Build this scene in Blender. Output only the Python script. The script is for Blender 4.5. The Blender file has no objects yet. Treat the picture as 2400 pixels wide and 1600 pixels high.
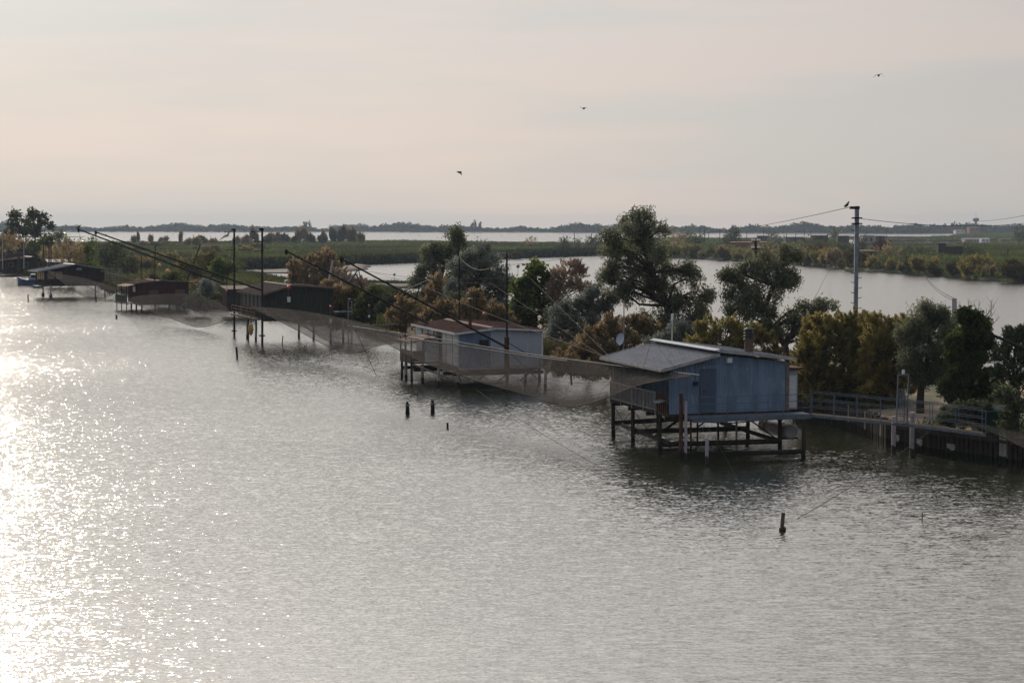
import bpy, bmesh, math, random
import numpy as np
from mathutils import Vector, Matrix, geometry
random.seed(7); rng = np.random.default_rng(11)
PI = math.pi
C = bpy.context.scene.collection
# ------------------------------------------------------------------ camera
FPX, W0, H0, HC = 4200.0, 2400.0, 1600.0, 12.0
TH = math.atan((800 - 526) / FPX)
CT, ST = math.cos(TH), math.sin(TH)
cam_d = bpy.data.cameras.new('camera'); cam = bpy.data.objects.new('camera', cam_d); C.objects.link(cam)
cam.location = (0, 0, HC); cam.rotation_euler = (PI / 2 - TH, 0, 0)
cam_d.sensor_width = 36; cam_d.lens = 36 * FPX / W0; cam_d.clip_start = .5; cam_d.clip_end = 9000
bpy.context.scene.camera = cam

def ray(px, py):
    a = (px - 1200) / FPX; b = (800 - py) / FPX
    return np.array([a, b * ST + CT, b * CT - ST])
def G(px, py, z=0.0):
    d = ray(px, py); t = (z - HC) / d[2]
    return np.array([0, 0, HC]) + d * t
def at(px, py, Y):
    d = ray(px, py); t = Y / d[1]
    return np.array([0, 0, HC]) + d * t
def sc(Y): return Y / FPX

# ------------------------------------------------------------------ mesh builder
class MB:
    def __init__(s): s.v = []; s.f = []; s.n = 0
    def add(s, vs, fs):
        s.v.extend([tuple(map(float, p)) for p in vs]); s.f.extend([tuple(i + s.n for i in f) for f in fs]); s.n += len(vs); return s
    def box(s, lo, hi):
        x0, y0, z0 = lo; x1, y1, z1 = hi
        return s.add([(x0,y0,z0),(x1,y0,z0),(x1,y1,z0),(x0,y1,z0),(x0,y0,z1),(x1,y0,z1),(x1,y1,z1),(x0,y1,z1)],
                     [(0,3,2,1),(4,5,6,7),(0,1,5,4),(1,2,6,5),(2,3,7,6),(3,0,4,7)])
    def beam(s, a, b, w, h, up=(0, 0, 1)):
        a = Vector(a); b = Vector(b); d = (b - a).normalized(); up = Vector(up)
        if abs(d.dot(up)) > .98: up = Vector((0, 1, 0))
        x = d.cross(up).normalized(); y = x.cross(d).normalized()
        vs = []
        for p in (a, b):
            for i, j in ((-1,-1),(1,-1),(1,1),(-1,1)): vs.append(p + x * w / 2 * i + y * h / 2 * j)
        return s.add(vs, [(0,3,2,1),(4,5,6,7),(0,1,5,4),(1,2,6,5),(2,3,7,6),(3,0,4,7)])
    def tube(s, pts, rad, n=6, cap=True):
        P = [Vector(p) for p in pts]; R = rad if hasattr(rad, '__len__') else [rad] * len(P)
        vs = []; prev = None
        for i, p in enumerate(P):
            d = (P[min(i + 1, len(P) - 1)] - P[max(i - 1, 0)]).normalized()
            if prev is None:
                up = Vector((0, 0, 1)) if abs(d.z) < .9 else Vector((1, 0, 0)); x = d.cross(up).normalized()
            else: x = (prev - d * prev.dot(d)).normalized()
            prev = x; y = d.cross(x)
            for k in range(n):
                t = 2 * PI * k / n; vs.append(p + (x * math.cos(t) + y * math.sin(t)) * R[i])
        fs = []
        for i in range(len(P) - 1):
            for k in range(n):
                a = i * n + k; b = i * n + (k + 1) % n; fs.append((a, b, b + n, a + n))
        if cap: fs.append(tuple(range(n))[::-1]); fs.append(tuple((len(P) - 1) * n + k for k in range(n)))
        return s.add(vs, fs)
    def ball(s, c, r, nu=10, nv=7):
        r = r if hasattr(r, '__len__') else (r, r, r); vs = [(c[0], c[1], c[2] - r[2])]; fs = []
        for j in range(1, nv):
            t = PI * j / nv
            for i in range(nu):
                p = 2 * PI * i / nu; vs.append((c[0] + r[0]*math.sin(t)*math.cos(p), c[1] + r[1]*math.sin(t)*math.sin(p), c[2] - r[2]*math.cos(t)))
        vs.append((c[0], c[1], c[2] + r[2])); top = len(vs) - 1
        for i in range(nu):
            fs.append((0, 1 + (i + 1) % nu, 1 + i)); b = 1 + (nv - 2) * nu; fs.append((top, b + i, b + (i + 1) % nu))
            for j in range(nv - 2):
                a = 1 + j * nu; fs.append((a + i, a + (i + 1) % nu, a + nu + (i + 1) % nu, a + nu + i))
        return s.add(vs, fs)
    def slab(s, quad, t):
        q = [Vector(p) for p in quad]; n = (q[1] - q[0]).cross(q[3] - q[0]).normalized() * t
        if n.z > 0: n = -n
        vs = q + [p + n for p in q]
        return s.add(vs, [(0,1,2,3),(7,6,5,4),(0,4,5,1),(1,5,6,2),(2,6,7,3),(3,7,4,0)])
    def sheet(s, p0, p1, zb, topf, amp=.02, pitch=.15, nrm=None, t=.0):
        # corrugated wall from p0 to p1 (xy) with a top function of the distance
        p0 = Vector((*p0, 0)); p1 = Vector((*p1, 0)); L = (p1 - p0).length; d = (p1 - p0) / L; nn = Vector((d.y, -d.x, 0))
        k = max(2, int(L / pitch * 4)); vs = []
        for i in range(k + 1):
            x = L * i / k; o = nn * amp * math.sin(2 * PI * x / pitch); p = p0 + d * x + o
            vs.append((p.x, p.y, zb(x) if callable(zb) else zb)); vs.append((p.x, p.y, topf(x)))
        return s.add(vs, [(2*i, 2*i+2, 2*i+3, 2*i+1) for i in range(k)])
    def mesh(s, name, fix=True):
        me = bpy.data.meshes.new(name); me.from_pydata(s.v, [], s.f); me.update()
        if fix:
            bm = bmesh.new(); bm.from_mesh(me); bmesh.ops.recalc_face_normals(bm, faces=bm.faces); bm.to_mesh(me); bm.free()
        return me

def obj(name, mb, mat, parent=None, smooth=False, fix=True):
    me = mb.mesh(name, fix) if isinstance(mb, MB) else mb
    o = bpy.data.objects.new(name, me); C.objects.link(o)
    if mat is not None and not me.materials: me.materials.append(mat)
    if smooth: me.polygons.foreach_set('use_smooth', [True] * len(me.polygons))
    if parent is not None: o.parent = parent
    return o
def tag(o, label, cat, group=None):
    o['label'] = label; o['category'] = cat
    if group: o['group'] = group
    return o
def thing(name, label, cat, loc=(0, 0, 0), rz=0, group=None):
    o = bpy.data.objects.new(name, None); C.objects.link(o); o.empty_display_size = .1
    o.location = loc; o.rotation_euler = (0, 0, rz); return tag(o, label, cat, group)
def kind(o, k): o['kind'] = k; return o
def dup(root, loc, rz=0, scale=1, label=None, group=None):
    r = root.copy(); C.objects.link(r); r.location = loc; r.rotation_euler = (0, 0, rz); r.scale = scale if hasattr(scale, '__len__') else (scale,)*3
    if label: r['label'] = label
    if group: r['group'] = group
    for ch in list(root.children):
        c = ch.copy(); C.objects.link(c); c.parent = r
        for g in list(ch.children):
            e = g.copy(); C.objects.link(e); e.parent = c
    return r
def rel(pts, o): return [np.asarray(p, float) - np.asarray(o, float) for p in pts]

# ------------------------------------------------------------------ materials
class NT:
    def __init__(s, name):
        s.m = bpy.data.materials.new(name); s.m.use_nodes = True; s.t = s.m.node_tree; s.t.nodes.clear()
        s.out = s.n('ShaderNodeOutputMaterial')
    def n(s, typ, **kw):
        x = s.t.nodes.new(typ)
        for k, v in kw.items():
            if k.startswith('_'): setattr(x, k[1:], v)
            else: x.inputs[k.replace('_', ' ')].default_value = v
        return x
    def l(s, a, b): s.t.links.new(a, b)
    def ramp(s, fac, stops):
        r = s.n('ShaderNodeValToRGB'); e = r.color_ramp.elements
        while len(e) < len(stops): e.new(.5)
        for i, (p, c) in enumerate(stops): e[i].position = p; e[i].color = (*c, 1)
        s.l(fac, r.inputs['Fac']); return r.outputs['Color']
    def noise(s, scale, detail=4, coords='Object', stretch=None, rough=.55):
        tc = s.n('ShaderNodeTexCoord'); src = tc.outputs[coords]
        if stretch:
            mp = s.n('ShaderNodeMapping'); mp.inputs['Scale'].default_value = stretch; s.l(src, mp.inputs['Vector']); src = mp.outputs[0]
        x = s.n('ShaderNodeTexNoise', Scale=scale, Detail=detail, Roughness=rough); s.l(src, x.inputs['Vector']); return x.outputs['Fac']
def c3(c, k=1): return tuple(min(1, x * k) for x in c)
def paint(name, col, rough=.5, metal=0, var=.35, scale=1.5, stretch=None, stain=None, bump=.0, spec=.5, tide=False):
    t = NT(name); b = t.n('ShaderNodeBsdfPrincipled', Roughness=rough, Metallic=metal); b.inputs['Specular IOR Level'].default_value = spec if rough < .75 else .12
    f = t.noise(scale, 6, stretch=stretch)
    stops = [(.3, c3(col, 1 - var)), (.7, c3(col, 1 + var * .6))]
    colr = t.ramp(f, stops)
    if stain:
        f2 = t.noise(scale * 2.7, 8, stretch=stretch, rough=.7); r = t.ramp(f2, [(.56, (0, 0, 0)), (.66, (1, 1, 1))])
        mx = t.n('ShaderNodeMix', _data_type='RGBA'); t.l(r, mx.inputs[0]); t.l(colr, mx.inputs[6]); mx.inputs[7].default_value = (*stain, 1); colr = mx.outputs[2]
    if tide:
        g = t.n('ShaderNodeNewGeometry'); sx = t.n('ShaderNodeSeparateXYZ'); t.l(g.outputs['Position'], sx.inputs[0]); nz_ = t.n('ShaderNodeTexNoise', Scale=1.7); ad = t.n('ShaderNodeMath', _operation='MULTIPLY_ADD'); t.l(nz_.outputs['Fac'], ad.inputs[0]); ad.inputs[1].default_value = -.5; t.l(sx.outputs[2], ad.inputs[2])
        mr = t.n('ShaderNodeMapRange'); t.l(ad.outputs[0], mr.inputs[0]); mr.inputs[1].default_value = .12; mr.inputs[2].default_value = .2; mr.inputs[3].default_value = 1; mr.inputs[4].default_value = 0
        mx = t.n('ShaderNodeMix', _data_type='RGBA'); t.l(mr.outputs[0], mx.inputs[0]); t.l(colr, mx.inputs[6]); mx.inputs[7].default_value = (.018, .02, .012, 1); colr = mx.outputs[2]
    t.l(colr, b.inputs['Base Color'])
    if bump:
        bp = t.n('ShaderNodeBump', Strength=bump, Distance=.05); t.l(t.noise(scale * 8, 5, stretch=stretch), bp.inputs['Height']); t.l(bp.outputs[0], b.inputs['Normal'])
    t.l(b.outputs[0], t.out.inputs[0]); return t.m
def leafmat(name, dark, mid, light, trans=.45):
    t = NT(name); a = t.n('ShaderNodeAttribute', _attribute_name='rnd')
    col = t.ramp(a.outputs['Fac'], [(0, dark), (.5, mid), (1, light)])
    d = t.n('ShaderNodeBsdfDiffuse'); tr = t.n('ShaderNodeBsdfTranslucent'); mx = t.n('ShaderNodeMixShader'); mx.inputs[0].default_value = trans
    t.l(col, d.inputs[0]); t.l(col, tr.inputs[0]); t.l(d.outputs[0], mx.inputs[1]); t.l(tr.outputs[0], mx.inputs[2]); t.l(mx.outputs[0], t.out.inputs[0]); return t.m
M = {}
M['bark'] = paint('bark', (.06, .045, .035), .9, scale=3, stretch=(4, 4, 1), bump=.6)
M['deadwood'] = paint('dead_wood', (.22, .17, .12), .9, scale=6)
M['driftwood'] = paint('drift_wood', (.30, .27, .22), .8, scale=6)
M['wood'] = paint('weathered_wood', (.13, .10, .08), .85, var=.5, scale=2, stretch=(6, 6, .6), bump=.5)
M['darkwood'] = paint('tarred_wood', (.055, .044, .037), .8, var=.5, scale=2, stretch=(5, 5, .6), bump=.4, tide=True)
M['rust'] = paint('rusty_steel', (.10, .05, .035), .75, var=.5, scale=3, stain=(.03, .02, .02), tide=True)
M['steel'] = paint('dull_steel', (.22, .25, .29), .55, .2, scale=3)
M['darksteel'] = paint('dark_steel', (.028, .026, .030), .8, 0, scale=3)
M['pipe'] = paint('galvanised_pipe', (.12, .122, .135), .7, .2, scale=3)
M['concrete'] = paint('concrete', (.36, .34, .34), .8, scale=2, stain=(.16, .15, .14), bump=.3, tide=True)
M['bluepaint'] = paint('blue_painted_sheet', (.16, .235, .345), .7, var=.38, scale=1.3, stretch=(1.2, 1.2, .35), stain=(.28, .34, .40))
M['bluerail'] = paint('blue_painted_steel', (.12, .155, .20), .7, .1, scale=3, stain=(.16, .15, .15))
M['bluedoor'] = paint('blue_painted_door', (.055, .09, .145), .6, var=.12, scale=1)
M['whitepaint'] = paint('off_white_panel', (.62, .63, .64), .55, var=.12, scale=1.2, stain=(.30, .30, .30))
M['palegrey'] = paint('pale_grey_blue_panel', (.38, .43, .50), .5, var=.12, scale=1.1)
M['greysheet'] = paint('grey_roof_sheet', (.27, .29, .34), .8, 0, var=.2, scale=1.2, stretch=(2, .5, 1), stain=(.07, .07, .08))
M['aluminium'] = paint('aluminium_edge', (.42, .40, .38), .7, .0, scale=2)
M['redroof'] = paint('dark_red_roof_sheet', (.11, .05, .046), .8, var=.3, scale=1.3, stretch=(2, .6, 1), stain=(.10, .04, .04))
M['redwood'] = paint('dark_red_boards', (.075, .02, .021), .75, var=.35, scale=2, stretch=(4, 4, .5), bump=.3)
M['greenboard'] = paint('dark_olive_boards', (.045, .05, .04), .8, var=.35, scale=2, stretch=(4, 4, .5), bump=.3)
M['brownroof'] = paint('brown_felt_roof', (.13, .10, .09), .85, var=.35, scale=1.2, stain=(.07, .055, .05), bump=.5)
M['purplewall'] = paint('dark_maroon_boards', (.035, .018, .022), .8, var=.3, scale=2, stretch=(4, 4, .5))
M['glass'] = paint('dark_window_glass', (.008, .008, .009), .7, 0, var=.2, scale=2)
M['white'] = paint('white_enamel', (.72, .74, .76), .4, var=.08, scale=2)
M['yellow'] = paint('ochre_plastic', (.50, .30, .07), .5, var=.25, scale=4)
M['orange'] = paint('orange_plastic', (.42, .12, .05), .45, var=.25, scale=5)
M['red'] = paint('red_plastic', (.55, .04, .03), .4, var=.2, scale=5)
M['black'] = paint('black_rubber', (.02, .02, .022), .6, var=.2, scale=5)
M['tank'] = paint('tank_paint', (.34, .32, .28), .5, .2, var=.25, scale=2, stain=(.12, .10, .08))
M['brick'] = paint('red_brick', (.24, .10, .07), .85, var=.2, scale=3)
M['tile'] = paint('roof_tile', (.28, .15, .10), .85, var=.2, scale=3)
M['cable'] = paint('steel_cable', (.055, .05, .05), .9, 0, scale=3)
M['palecable'] = paint('pale_rope', (.19, .17, .15), .8, scale=3)
M['lily'] = paint('lilac_grey_post', (.40, .37, .42), .7, var=.2, scale=2, stain=(.22, .17, .16), tide=True)
M['chimbrick'] = paint('brown_clay_pipe', (.13, .085, .07), .8, var=.3, scale=4)
M['gullwhite'] = paint('gull_feathers', (.55, .54, .52), .8, var=.15, scale=8)
M['gulldark'] = paint('dark_feathers', (.06, .055, .06), .8, var=.2, scale=8)
M['boatblue'] = paint('blue_boat_hull', (.05, .08, .20), .35, var=.2, scale=2)
M['carpaint'] = paint('silver_blue_car_paint', (.28, .36, .46), .25, .5, var=.08, scale=2)
M['balus'] = paint('grey_painted_bars', (.30, .30, .32), .6, .1, scale=3)
M['greensheet'] = paint('dark_green_sheet', (.015, .035, .035), .85, scale=2)

# foliage
M['tamarisk'] = leafmat('tamarisk_leaves', (.15, .12, .06), (.30, .22, .12), (.50, .38, .235), .56)
M['ochre'] = leafmat('ochre_tamarisk_leaves', (.12, .12, .04), (.26, .225, .075), (.47, .38, .15), .6)
M['willow'] = leafmat('willow_leaves', (.08, .09, .052), (.155, .17, .105), (.31, .32, .225), .52)
M['silver'] = leafmat('silver_willow_leaves', (.09, .105, .085), (.18, .20, .17), (.35, .38, .33), .46)
M['fig'] = leafmat('broad_green_leaves', (.045, .07, .018), (.10, .14, .035), (.19, .24, .07), .58)
M['darkgreen'] = leafmat('dark_leaves', (.045, .055, .032), (.08, .095, .055), (.14, .16, .085), .45)
M['olivebush'] = leafmat('olive_bush_leaves', (.055, .058, .02), (.11, .10, .035), (.19, .15, .06), .4)
M['ivy'] = leafmat('ivy_leaves', (.035, .05, .018), (.07, .092, .03), (.13, .155, .05), .5)
M['maroon'] = leafmat('maroon_leaves', (.04, .012, .014), (.07, .02, .022), (.11, .035, .03), .35)
M['barebush'] = leafmat('dry_pink_brown_twigs', (.22, .16, .12), (.36, .27, .21), (.52, .41, .33), .4)
M['reed'] = leafmat('reed_blades', (.055, .045, .022), (.065, .08, .028), (.13, .135, .05), .45)
M['grass'] = leafmat('meadow_blades', (.055, .048, .024), (.072, .096, .03), (.15, .175, .055), .47)
M['scrub'] = leafmat('shore_scrub', (.022, .024, .014), (.04, .045, .02), (.07, .075, .03), .3)
M['farwood'] = leafmat('distant_crowns', (.03, .04, .02), (.05, .062, .034), (.08, .085, .05), .25)

def leaf_mesh(name, c, d, L, Wd, rnd, mat):
    n = len(c); d = d / (np.linalg.norm(d, axis=1, keepdims=True) + 1e-9)
    r = rng.normal(size=(n, 3)); sd = np.cross(d, r); sd /= (np.linalg.norm(sd, axis=1, keepdims=True) + 1e-9)
    Wd = np.broadcast_to(np.asarray(Wd, float), (n,))[:, None]; L = np.broadcast_to(np.asarray(L, float), (n,))[:, None]
    v = np.empty((n, 3, 3)); v[:, 0] = c - sd * Wd / 2 - d * L * .5; v[:, 1] = c + sd * Wd / 2 - d * L * .5; v[:, 2] = c + d * L * .5
    me = bpy.data.meshes.new(name); me.vertices.add(n * 3); me.vertices.foreach_set('co', v.reshape(-1).astype(np.float32))
    me.loops.add(n * 3); me.loops.foreach_set('vertex_index', np.arange(n * 3, dtype=np.int32))
    me.polygons.add(n); me.polygons.foreach_set('loop_start', np.arange(0, n * 3, 3, dtype=np.int32)); me.polygons.foreach_set('loop_total', np.full(n, 3, dtype=np.int32))
    me.update(calc_edges=True)
    a = me.attributes.new('rnd', 'FLOAT', 'FACE'); a.data.foreach_set('value', np.clip(rnd, 0, 1).astype(np.float32))
    me.materials.append(mat); return me
def unit(n):
    x = rng.normal(size=(n, 3)); return x / np.linalg.norm(x, axis=1, keepdims=True)

def crown(name, lobes, mat, style='leaf', dens=1.0, leaf=.13, cl=.38, per=60, shell=.55):
    """lobes: rows (x,y,z,rx,ry,rz); returns (mesh, cluster centres, lobe index)"""
    cc = []; cen = []; li = []
    for k, (x, y, z, rx, ry, rz) in enumerate(lobes):
        area = (rx * ry + ry * rz + rx * rz) / 3 * 4 * PI * .5
        n = max(6, int(area * dens / (cl * cl) * .82)); u = unit(n); r = shell + (1 - shell) * rng.random(n) ** .6
        r = r * (1 + .20 * rng.normal(size=n)) * np.where(rng.random(n) < .06, 1.18, 1)
        cc.append(np.array([x, y, z]) + u * r[:, None] * np.array([rx, ry, rz])); li += [k] * n; cen.append(np.tile([x, y, z], (n, 1)))
    cc = np.vstack(cc); cen = np.vstack(cen); out = cc - cen; out /= (np.linalg.norm(out, axis=1, keepdims=True) + 1e-6)
    n = len(cc); base = np.repeat(np.arange(n), per); m = n * per
    crnd = np.clip(rng.normal(.5, .27, n), 0, 1.1)
    if style == 'plume':
        pd = out * .75 + np.array([0, 0, .8]) + rng.normal(size=(n, 3)) * .25; pd /= np.linalg.norm(pd, axis=1, keepdims=True)
        ln = cl * (1.3 + 1.2 * rng.random(n)); t = rng.random(m)
        c = cc[base] + pd[base] * ((t - .3) * ln[base])[:, None] + rng.normal(size=(m, 3)) * (cl * .36 * (1.2 - t))[:, None]
        d = pd[base] + rng.normal(size=(m, 3)) * .45; L = leaf * 1.3 * (.8 + .8 * rng.random(m)); Wd = leaf * .5
        rv = crnd[base] * .7 + .25 * t + .08 * rng.normal(size=m)
    elif style == 'droop':
        off = rng.normal(size=(m, 3)) * cl * np.array([.5, .5, .55]); c = cc[base] + off
        d = rng.normal(size=(m, 3)) * .8 + np.array([0, 0, -.5]) + out[base] * .5; L = leaf * 1.35 * (.7 + .8 * rng.random(m)); Wd = leaf * .62
        rv = crnd[base] * .8 + .12 + .12 * rng.normal(size=m)
    else:
        off = rng.normal(size=(m, 3)) * cl * .5; c = cc[base] + off
        d = rng.normal(size=(m, 3)); L = leaf * 1.25 * (.7 + .7 * rng.random(m)); Wd = leaf * 1.0
        rv = crnd[base] * .8 + .12 + .14 * rng.normal(size=m)
    return leaf_mesh(name, c, d, L, Wd, rv, mat), cc, np.array(li)

def limbs(mb, trunk, tr, lobes, cc, li, twigs=.25, tw=.02, bend=.2):
    """trunk: list of points; limbs from the trunk to lobe centres; twigs to clusters"""
    T = [np.asarray(p, float) for p in trunk]; mb.tube(T, tr, 8)
    for k, lb in enumerate(lobes):
        c = np.array(lb[:3]); j = min(range(len(T)), key=lambda i: np.linalg.norm(T[i] - c) + (3 if T[i][2] > c[2] else 0) + (2 if i == 0 else 0))
        s = T[j]; r0 = tr[j] * .6; mid = (s + c) / 2 + rng.normal(size=3) * np.linalg.norm(c - s) * bend * .5; mid[2] += .1 * np.linalg.norm(c - s)
        mb.tube([s, s * .45 + mid * .55 + rng.normal(size=3) * .04, mid, (mid + c) / 2 + rng.normal(size=3) * .08, c], [r0, r0 * .8, r0 * .6, r0 * .45, r0 * .28], 6)
        ids = np.nonzero(li == k)[0]
        for i in ids[rng.random(len(ids)) < twigs]:
            q = cc[i]; m2 = (c + q) / 2 + rng.normal(size=3) * .12; st = mid if rng.random() < .3 else c
            mb.tube([st, m2, q], [max(tw * 1.6, r0 * .22), tw * 1.2, tw * .6], 4, cap=False)

def tree(name, label, cat, D, base, lob, mat, style='leaf', trunk=None, tr=.2, dens=1.0, leaf=.13, cl=.38, per=60, depth=.8, shell=.55, group=None, barkm='bark', twigs=.25, tw=.02, z0=1.0, bend=.2, sub_=True):
    """lob: (px,py,rx,ry[,dy]) in photograph pixels at distance D; base: pixel x of the foot"""
    s = sc(D); bp = at(base, 700, D); bp[2] = z0; rows = []
    if D < 300 and sub_:
        lob = list(lob)
        for q in list(lob):
            for _ in range(3):
                a = rng.uniform(-.5, PI + .5); k = rng.uniform(.32, .46); rr = min(q[2], q[3]); lob.append((q[0] + math.cos(a) * q[2] * .68, q[1] - math.sin(a) * q[3] * .62, rr * k * 1.2, rr * k * 1.1, (q[4] if len(q) > 4 else 0) + rng.normal() * q[2] * s * .5))
    for q in lob:
        px, py, rx, ry = q[:4]; dy = q[4] if len(q) > 4 else rng.uniform(-.35, .35) * rx * s * depth * 2
        p = at(px, py, D + dy); rows.append((*(p - bp), rx * s, max(rx, ry * .8) * s * depth, ry * s))
    if trunk is None:
        top = min(rows, key=lambda r: abs(r[0]) - r[2] * .2); trunk_pts = [(0, 0, -.3), (top[0]*.25, top[1]*.2, top[2]*.35), (top[0]*.6, top[1]*.5, top[2]*.75)]
    else: trunk_pts = [at(x, y, D) - bp for x, y in trunk]; trunk_pts[0][2] = -.3
    t = thing(name, label, cat, bp, 0, group)
    me, cc, li = crown('crown', rows, mat, style, dens, leaf, cl, per, shell); obj('crown', me, None, t)
    mb = MB(); n = len(trunk_pts); limbs(mb, trunk_pts, [tr * (1 - .55 * i / max(1, n - 1)) for i in range(n)], rows, cc, li, twigs, tw, bend)
    obj('trunk', mb, M[barkm], t, fix=False); return t

def cable(name, label, cat, a, b, sag=0, r=.016, mat='cable', n=14, group=None):
    a = np.asarray(a, float); b = np.asarray(b, float); o = a.copy(); pts = []
    for i in range(n + 1):
        t = i / n; p = a * (1 - t) + b * t - o; p[2] -= sag * 4 * t * (1 - t); pts.append(p)
    x = obj(name, MB().tube(pts, r, 5), M[mat]); x.location = o; return tag(x, label, cat, group)
# ------------------------------------------------------------------ light and sky
AZ, EL = math.radians(-19), math.radians(21.5)
SUN = Vector((math.sin(AZ) * math.cos(EL), math.cos(AZ) * math.cos(EL), math.sin(EL)))
sl = bpy.data.lights.new('sun', 'SUN'); sl.energy = 2.35; sl.angle = math.radians(.55); sl.color = (1, .86, .70)
so = bpy.data.objects.new('sun', sl); C.objects.link(so); so.rotation_euler = SUN.to_track_quat('Z', 'Y').to_euler()
wd = bpy.data.worlds.new('World'); bpy.context.scene.world = wd; wd.use_nodes = True; wt = wd.node_tree; wt.nodes.clear()
def wn(t, **k):
    x = wt.nodes.new(t)
    for a, b in k.items(): setattr(x, a, b)
    return x
WL = wt.links.new
sky = wn('ShaderNodeTexSky', sky_type='NISHITA', sun_disc=False, sun_elevation=EL, sun_rotation=AZ, air_density=1.0, dust_density=3.0, ozone_density=1.0)
tc = wn('ShaderNodeTexCoord')
dot = wn('ShaderNodeVectorMath', operation='DOT_PRODUCT'); WL(tc.outputs['Generated'], dot.inputs[0]); dot.inputs[1].default_value = SUN
mr = wn('ShaderNodeMapRange', interpolation_type='LINEAR'); WL(dot.outputs['Value'], mr.inputs[0]); mr.inputs[1].default_value = -.2; mr.inputs[2].default_value = 1.0; mr.inputs[3].default_value = 0; mr.inputs[4].default_value = 1
glow = wn('ShaderNodeValToRGB'); e = glow.color_ramp.elements
for i in range(3): e.new(.5)
for i, (p, c) in enumerate([(0, (2.7, 2.85, 3.2)), (.6, (4.1, 4.1, 4.15)), (.8, (5.7, 5.35, 5.15)), (.96, (6.98, 6.68, 6.38)), (1, (9.5, 9, 8.3))]): e[i].position = p; e[i].color = (*c, 1)
WL(mr.outputs[0], glow.inputs[0])
mp = wn('ShaderNodeMapping'); mp.inputs['Scale'].default_value = (3.2, 2, 26); mp.inputs['Rotation'].default_value = (0, .06, 0); mp.inputs['Location'].default_value = (.7, .2, .35); WL(tc.outputs['Generated'], mp.inputs[0])
nz = wn('ShaderNodeTexNoise'); nz.inputs['Scale'].default_value = 1.0; nz.inputs['Detail'].default_value = 4; nz.inputs['Roughness'].default_value = .5; WL(mp.outputs[0], nz.inputs[0])
cr = wn('ShaderNodeValToRGB'); cr.color_ramp.elements[0].position = .42; cr.color_ramp.elements[0].color = (.915, .955, .975, 1); cr.color_ramp.elements[1].position = .60; cr.color_ramp.elements[1].color = (1.055, 1.005, .99, 1); WL(nz.outputs['Fac'], cr.inputs[0])
mu = wn('ShaderNodeMix', data_type='RGBA', blend_type='MULTIPLY'); mu.inputs[0].default_value = 1; WL(glow.outputs[0], mu.inputs[6]); WL(cr.outputs[0], mu.inputs[7])
sx = wn('ShaderNodeSeparateXYZ'); WL(tc.outputs['Generated'], sx.inputs[0])
eg = wn('ShaderNodeMapRange', interpolation_type='SMOOTHSTEP'); WL(sx.outputs[2], eg.inputs[0]); eg.inputs[1].default_value = .165; eg.inputs[2].default_value = .40; eg.inputs[3].default_value = 0; eg.inputs[4].default_value = 1.9
eh = wn('ShaderNodeMapRange', interpolation_type='SMOOTHSTEP'); WL(dot.outputs['Value'], eh.inputs[0]); eh.inputs[1].default_value = .71; eh.inputs[2].default_value = 1.0; eh.inputs[3].default_value = .12; eh.inputs[4].default_value = 1
em = wn('ShaderNodeMath', operation='MULTIPLY_ADD'); WL(eg.outputs[0], em.inputs[0]); WL(eh.outputs[0], em.inputs[1]); em.inputs[2].default_value = 1
sc_ = wn('ShaderNodeVectorMath', operation='SCALE'); WL(mu.outputs[2], sc_.inputs[0]); WL(em.outputs[0], sc_.inputs['Scale'])
hw = wn('ShaderNodeValToRGB'); WL(sx.outputs[2], hw.inputs[0]); hw.color_ramp.elements[0].position = .0; hw.color_ramp.elements[0].color = (1.055, 1.0, .945, 1); hw.color_ramp.elements[1].position = .11; hw.color_ramp.elements[1].color = (1, 1, 1, 1)
hm = wn('ShaderNodeMix', data_type='RGBA', blend_type='MULTIPLY'); hm.inputs[0].default_value = 1; WL(sc_.outputs[0], hm.inputs[6]); WL(hw.outputs[0], hm.inputs[7])
veil = wn('ShaderNodeMix', data_type='RGBA'); veil.inputs[0].default_value = .98; WL(sky.outputs[0], veil.inputs[6]); WL(hm.outputs[2], veil.inputs[7])
bg = wn('ShaderNodeBackground'); bg.inputs[1].default_value = .1; WL(veil.outputs[2], bg.inputs[0]); ow = wn('ShaderNodeOutputWorld'); WL(bg.outputs[0], ow.inputs[0])
vs = bpy.context.scene.view_settings; vs.view_transform = 'Standard'; vs.look = 'None'; vs.exposure = 0; vs.gamma = 1; vs.use_curve_mapping = False
cy = bpy.context.scene.cycles; cy.max_bounces = 8; cy.transparent_max_bounces = 24; cy.volume_bounces = 0; cy.sample_clamp_indirect = 6; cy.sample_clamp_direct = 0; cy.caustics_reflective = False; cy.caustics_refractive = False; cy.use_denoising = True; cy.use_adaptive_sampling = False

# ------------------------------------------------------------------ haze
t = NT('haze_air'); pv = t.n('ShaderNodeVolumePrincipled'); pv.inputs['Color'].default_value = (.64, .79, .97, 1); pv.inputs['Density'].default_value = .00012; pv.inputs['Anisotropy'].default_value = .1
t.l(pv.outputs[0], t.out.inputs['Volume'])
hz = kind(obj('haze', MB().box((-1600, -150, -3), (1600, 3750, 30)), t.m), 'stuff')

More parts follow.
